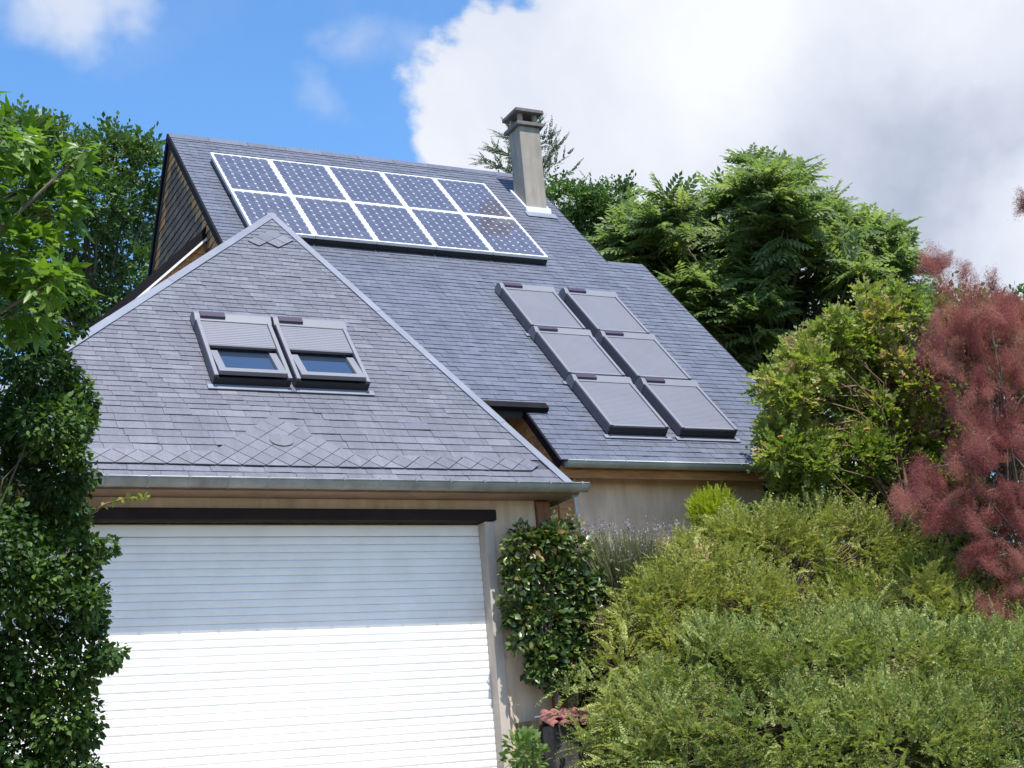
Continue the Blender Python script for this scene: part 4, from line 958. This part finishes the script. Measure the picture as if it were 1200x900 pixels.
    cs = [(618, 640, 26), (650, 635, 24), (675, 645, 20), (608, 680, 20), (640, 680, 36), (675, 690, 28), (614, 725, 24), (640, 730, 38), (680, 735, 26), (640, 772, 26), (665, 775, 30), (690, 720, 16), (645, 632, 22), (596, 650, 10), (592, 700, 8), (596, 720, 7), (700, 745, 12), (703, 700, 10), (690, 770, 16), (700, 675, 9), (612, 622, 9), (660, 620, 9), (600, 665, 9), (605, 755, 9), (628, 788, 14), (655, 798, 18), (680, 792, 14)]
    cl = []
    for px, py, rp in cs:
        p = at_y(px, py, -0.21+rs.uniform(-.04, .03)); r = rp/128.0; cl.append((p, (r, min(r, 0.13), r)))
    P_, A_, T_ = [], [], []
    for c, r in cl:
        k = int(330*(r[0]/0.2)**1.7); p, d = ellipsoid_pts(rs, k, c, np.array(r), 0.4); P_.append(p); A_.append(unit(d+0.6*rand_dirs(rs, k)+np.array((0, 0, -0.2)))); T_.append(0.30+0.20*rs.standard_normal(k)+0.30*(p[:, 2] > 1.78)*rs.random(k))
    P_, A_, T_ = map(np.concatenate, (P_, A_, T_))
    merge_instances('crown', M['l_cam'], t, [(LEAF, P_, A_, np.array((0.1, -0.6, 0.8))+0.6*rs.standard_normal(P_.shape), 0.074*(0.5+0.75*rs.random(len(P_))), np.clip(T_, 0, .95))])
    limbs('trunk', t, (0.50, -0.24, 0.30), [c for c, _ in cl], M['bark'], 0.03, 7, 0.15, (0.47, -0.22, 1.6))
    # fine-leaved mounds on the bank
    def mound(name, label, spec, mat, dens, scale, tint0, droop=0.2, group=None, seed=0):
        P_, A_, T_, Cs = [], [], [], []
        for px, py, y, rp, flat in spec:
            c = at_y(px, py, y); D = np.dot(c-CAM, FW); r = (rp-13)*D/FPX; rad = np.array((r, r*0.9, r*flat)); Cs.append(c)
            k = int(dens*r*r*2.2); nt_ = max(6, int(k/26)); tc, td = ellipsoid_pts(rs, nt_*2, c, rad, 0.80); ok = td[:, 2] > -0.5; tc, td = tc[ok], td[ok]
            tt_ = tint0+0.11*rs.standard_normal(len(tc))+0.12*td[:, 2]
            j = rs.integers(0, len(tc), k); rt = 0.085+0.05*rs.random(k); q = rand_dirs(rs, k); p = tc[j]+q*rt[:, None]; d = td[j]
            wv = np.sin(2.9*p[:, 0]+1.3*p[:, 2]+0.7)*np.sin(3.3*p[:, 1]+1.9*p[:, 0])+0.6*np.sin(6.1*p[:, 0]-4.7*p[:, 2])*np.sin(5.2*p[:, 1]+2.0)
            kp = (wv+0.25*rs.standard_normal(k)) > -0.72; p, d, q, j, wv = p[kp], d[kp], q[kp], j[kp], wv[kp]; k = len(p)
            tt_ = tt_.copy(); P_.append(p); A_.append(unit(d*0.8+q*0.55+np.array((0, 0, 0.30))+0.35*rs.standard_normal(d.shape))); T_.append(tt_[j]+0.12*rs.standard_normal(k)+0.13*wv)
        P_, A_, T_ = map(np.concatenate, (P_, A_, T_)); ids = rs.integers(0, 3, len(P_)); Cs = np.array(Cs)
        b = Cs.mean(0); base = (float(b[0]), float(b[1]), gz(b)-0.05); t = thing(name, label, 'shrub', base, group)
        nz = np.array((0, 0, 1.0))+0.5*rs.standard_normal(P_.shape); S = scale*(0.7+0.6*rs.random(len(P_)))
        merge_instances('crown', mat, t, [(TW[k], P_[ids == k], A_[ids == k], nz[ids == k], S[ids == k], np.clip(T_[ids == k], 0, .85)) for k in range(3)])
        limbs('stems', t, base, list(P_[::max(1, len(P_)//160)]), M['twig'], 0.03, seed, 0.02, (base[0], base[1], base[2]+0.35)); return t
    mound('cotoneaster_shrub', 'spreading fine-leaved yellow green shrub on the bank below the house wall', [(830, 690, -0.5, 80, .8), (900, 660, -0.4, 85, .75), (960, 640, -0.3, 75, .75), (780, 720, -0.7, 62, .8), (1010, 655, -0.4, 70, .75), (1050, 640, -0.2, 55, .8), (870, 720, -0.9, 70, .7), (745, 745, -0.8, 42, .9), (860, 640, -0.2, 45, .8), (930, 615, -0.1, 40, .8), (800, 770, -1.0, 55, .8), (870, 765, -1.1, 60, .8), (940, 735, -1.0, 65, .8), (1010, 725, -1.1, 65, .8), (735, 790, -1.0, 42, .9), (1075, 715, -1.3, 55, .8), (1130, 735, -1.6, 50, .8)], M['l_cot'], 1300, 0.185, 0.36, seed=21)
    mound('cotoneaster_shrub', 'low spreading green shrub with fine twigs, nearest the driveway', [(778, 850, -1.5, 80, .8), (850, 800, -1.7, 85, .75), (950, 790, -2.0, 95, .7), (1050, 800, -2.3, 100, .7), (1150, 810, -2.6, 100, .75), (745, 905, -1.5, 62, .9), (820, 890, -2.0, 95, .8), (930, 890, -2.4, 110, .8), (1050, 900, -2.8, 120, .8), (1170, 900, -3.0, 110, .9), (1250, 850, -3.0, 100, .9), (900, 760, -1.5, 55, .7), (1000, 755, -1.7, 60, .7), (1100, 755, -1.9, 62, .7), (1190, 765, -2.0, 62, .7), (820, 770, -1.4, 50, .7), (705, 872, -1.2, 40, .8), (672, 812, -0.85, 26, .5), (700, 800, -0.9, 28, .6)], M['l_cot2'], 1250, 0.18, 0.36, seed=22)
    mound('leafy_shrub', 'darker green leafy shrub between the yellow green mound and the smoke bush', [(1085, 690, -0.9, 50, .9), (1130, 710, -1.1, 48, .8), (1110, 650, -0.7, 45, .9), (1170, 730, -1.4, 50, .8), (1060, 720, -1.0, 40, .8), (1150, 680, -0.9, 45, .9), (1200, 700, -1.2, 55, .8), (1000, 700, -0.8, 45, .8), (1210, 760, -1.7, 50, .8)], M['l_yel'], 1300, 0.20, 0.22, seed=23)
    # yellowish shrub at the right end of the house
    ys = [(930, 430, 40), (975, 400, 42), (1020, 375, 36), (1060, 385, 36), (1100, 400, 34), (905, 470, 30), (950, 480, 48), (1010, 450, 55), (1070, 450, 50), (1120, 455, 30), (930, 530, 44), (990, 530, 52), (1050, 520, 52), (1100, 510, 40), (960, 570, 40), (1030, 575, 44), (905, 545, 26), (895, 500, 18), (1130, 420, 22), (890, 440, 12), (1010, 355, 20), (1050, 360, 22), (1090, 560, 40), (1120, 600, 36), (940, 400, 22), (975, 368, 10), (1000, 340, 9), (1040, 342, 10), (880, 455, 9), (885, 490, 9), (890, 530, 10), (1085, 362, 12), (915, 412, 10), (955, 385, 10)]
    ys = [(a+14, b_+4, c_*0.84) for a, b_, c_ in ys]
    for _ in range(40):
        a = rs.uniform(905, 1130); ys.append((a, rs.uniform(np.interp(a, (892, 930, 1010, 1060, 1125), (450, 405, 352, 365, 415)), 585), rs.uniform(8, 20)))
    t = thing('rose_shrub', 'tall yellowish green shrub with brownish flower tips hiding the house wall end', 'shrub', (5.2, -0.1, gz((5.2, -0.1))-0.05)); cl = []
    for px, py, rp in ys:
        y = rs.uniform(-0.35, 0.45); p = at_y(px, py, y); r = rp*np.dot(p-CAM, FW)/FPX; cl.append((p, (r, r*.9, r*.9)))
    P_, A_, T_ = [], [], []
    for c, r in cl:
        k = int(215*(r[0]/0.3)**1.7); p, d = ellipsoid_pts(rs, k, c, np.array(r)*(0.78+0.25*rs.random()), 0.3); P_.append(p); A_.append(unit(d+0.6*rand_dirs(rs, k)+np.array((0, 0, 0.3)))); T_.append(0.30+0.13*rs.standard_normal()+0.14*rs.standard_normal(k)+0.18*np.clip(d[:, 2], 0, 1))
    P_, A_, T_ = map(np.concatenate, (P_, A_, T_)); ids = rs.integers(0, 3, len(P_)); nz = np.array((0, 0, 1.0))+0.6*rs.standard_normal(P_.shape)
    TB = [sprig(rng, 5, b, 0.40, 0.33) for b in (0.1, 0.3, 0.5)]
    merge_instances('crown', M['l_yel'], t, [(TB[k], P_[ids == k], A_[ids == k], nz[ids == k], 0.17*(0.7+0.6*rs.random((ids == k).sum())), np.clip(T_[ids == k], 0, .9)) for k in range(3)])
    limbs('trunk', t, t['_o'], [c for c, _ in cl], M['twig'], 0.05, 9, 0.1, (5.2, 0.0, 3.8))
    for px, py in ((915, 512), (1016, 503)):
        p = at_y(px, py, -0.75 if px > 930 else -0.35); rose(p, 'small orange pink rose bloom on the yellowish shrub', 'rose blooms on the yellowish shrub', rs, t)
    # smoke bush
    t = thing('smoke_bush', 'smoke bush covered in fuzzy dusky red plumes', 'shrub', (5.6, -1.4, gz((5.6, -1.4))-0.05))
    pl = []
    for px, py, n, sp in [(1097, 312, 5, 12), (1150, 370, 16, 36), (1185, 355, 12, 34), (1130, 390, 12, 34), (1180, 420, 16, 45), (1160, 470, 10, 34), (1195, 500, 10, 30), (1150, 520, 10, 30), (1170, 570, 9, 30), (1085, 560, 4, 18), (1105, 585, 4, 15), (1060, 590, 3, 14), (1160, 640, 5, 22), (1190, 610, 6, 22), (1150, 660, 4, 18), (1195, 665, 5, 20), (1160, 710, 4, 14), (1195, 700, 4, 16), (1125, 540, 4, 16), (1202, 240, 2, 6), (1240, 400, 14, 45), (1240, 560, 12, 45), (1260, 330, 6, 24), (1110, 420, 5, 22), (1090, 610, 3, 14), (1130, 610, 3, 14), (1185, 745, 4, 14)]:
        for _ in range(int(n*2.2)):
            a, b = px+rs.normal(0, sp*.6), py+rs.normal(0, sp*.6); pl.append(at_y(a, b, -1.7+rs.normal(0, 0.25)))
    pl = np.array(pl)
    HAIR = (np.array([(-0.5, 0, 0), (0.5, 0.15, 0), (0.0, 1.0, 0.12)]), [(0, 1, 2)])
    up = unit(np.array((-0.15, -0.2, 0.9))+0.55*rs.standard_normal((len(pl), 3))); PP, TT = [], []
    for c, u in zip(pl, up):
        k = 950; L = 0.16*(0.7+0.6*rs.random()); f = rs.beta(1.6, 2.2, k); w = 0.078*(0.7+0.6*rs.random())*(np.sin(np.pi*np.clip(0.10+0.85*f, 0, 1))**0.8)
        g_ = rand_dirs(rs, 7)*0.5; lob = g_[rs.integers(0, 7, k)]*w[:, None]*1.1
        PP.append(c+u[None]*(f[:, None]-0.45)*2*L+lob+rs.standard_normal((k, 3))*w[:, None]*0.42); TT.append(np.full(k, 0.40+0.22*rs.standard_normal())+0.05*rs.standard_normal(k))
    PP, TT = np.concatenate(PP), np.concatenate(TT); n_ = len(PP); ll = 0.020+0.018*rs.random(n_)
    instances('plumes', M['plume'], t, HAIR, PP, rand_dirs(rs, n_), rand_dirs(rs, n_), np.stack([np.full(n_, 0.0032), ll, ll], -1), np.clip(TT, 0.05, .8))
    src = pl[(pl[:, 2] < at_y(1160, 360, -1.7)[2]) & (pl[:, 0] > at_y(1132, 450, -1.7)[0])]; li = rs.integers(0, len(src), 3000); lp_ = src[li]+rs.normal(0, 0.13, (len(li), 3))+np.array((0.10, 0.55, -0.10))
    merge_instances('foliage', M['l_red'], t, [(LEAF, lp_, rand_dirs(rs, len(li)), rs.standard_normal((len(li), 3))+np.array((0, 0, 1.0)), 0.07*(0.6+0.6*rs.random(len(li))), 0.3+0.2*rs.standard_normal(len(li)))])
    limbs('trunk', t, t['_o'], list(pl[::8]), M['bark'], 0.05, 31, 0.1, (5.3, -1.5, 3.2))
    # lavender
    lav = at_y(735, 690, 0.25); t = thing('lavender_bush', 'lavender bush with mauve flower spikes in front of the house wall', 'shrub', (float(lav[0]), float(lav[1]), gz(lav)-0.05)); k = 2600
    th = rs.random(k)*6.28; rr = np.sqrt(rs.random(k))*0.27; p = np.stack([lav[0]+np.cos(th)*rr, lav[1]+np.sin(th)*rr*0.8, np.full(k, lav[2]-0.22)], -1)
    ax = unit(np.stack([np.cos(th)*rr*2.3+rs.normal(0, .12, k), np.sin(th)*rr*2.0+rs.normal(0, .12, k), np.full(k, 1.0)], -1))
    BL = (np.array([(-.008, 0, 0), (.008, 0, 0), (.010, .5, .01), (0, 1, -.03), (-.010, .5, .01)]), [(0, 1, 2), (0, 2, 4), (4, 2, 3)])
    Ls = 0.55+0.38*rs.random(k)
    instances('stems', M['l_lav'], t, BL, p, ax, rs.standard_normal(p.shape)+np.array((0, -1.0, 0)), np.stack([np.full(k, .7), Ls, Ls], -1), 0.2+0.4*rs.random(k))
    tipi = rs.integers(0, k, 420); tp = p[tipi]+ax[tipi]*Ls[tipi][:, None]*0.93
    q = np.repeat(tp, 6, 0)+rs.normal(0, 0.008, (len(tp)*6, 3))+np.repeat(ax[tipi], 6, 0)*(np.tile(np.arange(6), len(tp))[:, None]*0.014)
    merge_instances('flower_spikes', M['lav_fl'], t, [(RHOMB, q, rand_dirs(rs, len(q))+np.array((0, 0, .6)), rs.standard_normal(q.shape), np.full(len(q), 0.022), rs.random(len(q)))])
    sg = rs.integers(0, k, 3600); sp_ = p[sg]+ax[sg]*(Ls[sg]*rs.random(len(sg))*0.75)[:, None]
    merge_instances('foliage', M['l_lav'], t, [(TW[0], sp_, unit(ax[sg]+0.5*rs.standard_normal(sp_.shape)), rs.standard_normal(sp_.shape), 0.09+0.05*rs.random(len(sg)), 0.25+0.25*rs.random(len(sg)))])
    # lime green shrub against the wall
    lm = at_y(836, 600, 0.45); t = thing('lime_shrub', 'small bright lime green shrub against the cream wall', 'shrub', (float(lm[0]), float(lm[1]), gz(lm)-0.05))
    p, d = ellipsoid_pts(rs, 900, lm+np.array((0, 0, -0.05)), (0.25, 0.22, 0.24), 0.3)
    merge_instances('crown', M['lime'], t, [(TW[0], p, unit(d*0.6+np.array((0, 0, .9))+0.4*rs.standard_normal(p.shape)), rs.standard_normal(p.shape)+np.array((0, -.5, .6)), 0.10+0.08*rs.random(len(p)), 0.3+0.3*rs.random(len(p)))])
    limbs('stems', t, (lm[0], lm[1], gz(lm)-0.05), list(p[::40]), M['twig'], 0.012, 41, 0.1, (lm[0], lm[1], lm[2]))
    # pink rose bush next to it
    rb = at_y(885, 612, 0.35); t = thing('rose_bush', 'low rose bush with pale pink blooms beside the lime shrub', 'shrub', (float(rb[0]), float(rb[1]), gz(rb)-0.05))
    p, d = ellipsoid_pts(rs, 500, rb+np.array((0, 0.05, -0.12)), (0.26, 0.2, 0.22), 0.3)
    merge_instances('crown', M['l_mid'], t, [(TB[1], p, unit(d+np.array((0, 0, .5))+0.4*rs.standard_normal(p.shape)), rs.standard_normal(p.shape)+np.array((0, 0, 1)), 0.13+0.05*rs.random(len(p)), 0.45+0.2*rs.random(len(p)))])
    limbs('stems', t, (rb[0], rb[1], gz(rb)-0.05), list(p[::30]), M['twig'], 0.01, 42, 0.1, (rb[0], rb[1], rb[2]-.1))
    for px, py in ((866, 597), (884, 602), (893, 561), (862, 622), (873, 623), (900, 598), (851, 618)):
        rose(at_y(px, py, 0.12), 'pale pink rose bloom beside the lime shrub', 'pink roses by the house wall', rs, t)
    # rosemary-like clump between the camellia and the wall corner
    rm = at_y(662, 628, 0.45); t = thing('rosemary_bush', 'thin upright grey green clump in the gap behind the camellia', 'shrub', (float(rm[0]), float(rm[1]), gz(rm)-0.05))
    k = 260; p = rm+np.array((0, 0, -0.45))+rs.normal(0, 1, (k, 3))*np.array((0.13, 0.08, 0.08))
    merge_instances('foliage', M['l_lav'], t, [(TW[0], p, unit(np.array((0, 0, 1.0))+0.25*rs.standard_normal(p.shape)), rs.standard_normal(p.shape)+np.array((0, -1, 0)), 0.35+0.25*rs.random(k), 0.3+0.2*rs.random(k))])
    # leafy plant at the foot of the guide rail
    fp = at_y(612, 875, -0.85); t = thing('garden_plant', 'small broad-leaved green plant at the foot of the low wall', 'plant', (float(fp[0]), float(fp[1]), -0.1))
    p, d = ellipsoid_pts(rs, 260, np.array((fp[0]+0.02, fp[1], 0.08)), (0.20, 0.16, 0.22), 0.3)
    merge_instances('foliage', M['l_mid'], t, [(LEAF, p, unit(d+np.array((0, 0, .3))+0.4*rs.standard_normal(p.shape)), rs.standard_normal(p.shape)+np.array((0, -.5, 1.2)), 0.055+0.03*rs.random(len(p)), 0.5+0.2*rs.random(len(p)))])
    # dry brownish clump under the lavender
    dc = at_y(712, 725, -0.25); t = thing('dry_shrub', 'dry brownish twiggy clump between the lavender and the glossy camellia', 'shrub', (float(dc[0]), float(dc[1]), gz(dc)-0.05))
    k = 700; p = dc+np.array((0, 0, -0.25))+rs.normal(0, 1, (k, 3))*np.array((0.10, 0.08, 0.12))
    merge_instances('foliage', leaf_mat('dry leaf', [(0, (0.10, 0.075, 0.05)), (1, (0.20, 0.17, 0.10))], .8, .2), t, [(TW[1], p, unit(np.array((0.1, -.2, 0.8))+0.6*rs.standard_normal(p.shape)), rs.standard_normal(p.shape)+np.array((0, 0, 1)), 0.14+0.10*rs.random(k), 0.3+0.3*rs.random(k))])
def rose(p, label, group, rs, parent=None):
    mb = MB()
    r = 0.034
    for ring, (n, tilt, rad) in enumerate(((6, 0.35, 1.0), (5, 0.8, 0.72), (3, 1.2, 0.45))):
        for i in range(n):
            a = 2*math.pi*i/n+ring*0.4; ca, sa = math.cos(a), math.sin(a); o = Vector((ca, sa, math.tan(tilt)*0.6)).normalized()*r*rad; s = Vector((-sa, ca, 0))*r*rad*0.62; b = Vector((p[0], p[1], p[2]))
            mb.add([b, b+o*0.6+s, b+o*1.05+s*0.4, b+o*1.05-s*0.4, b+o*0.6-s], [(0, 1, 2), (0, 2, 3), (0, 3, 4)], float(rs.random()*0.7))
    return mb.build('bloom', M['rose'], parent)
build_plants()

for o in THINGS:
    if '_o' in o: del o['_o']
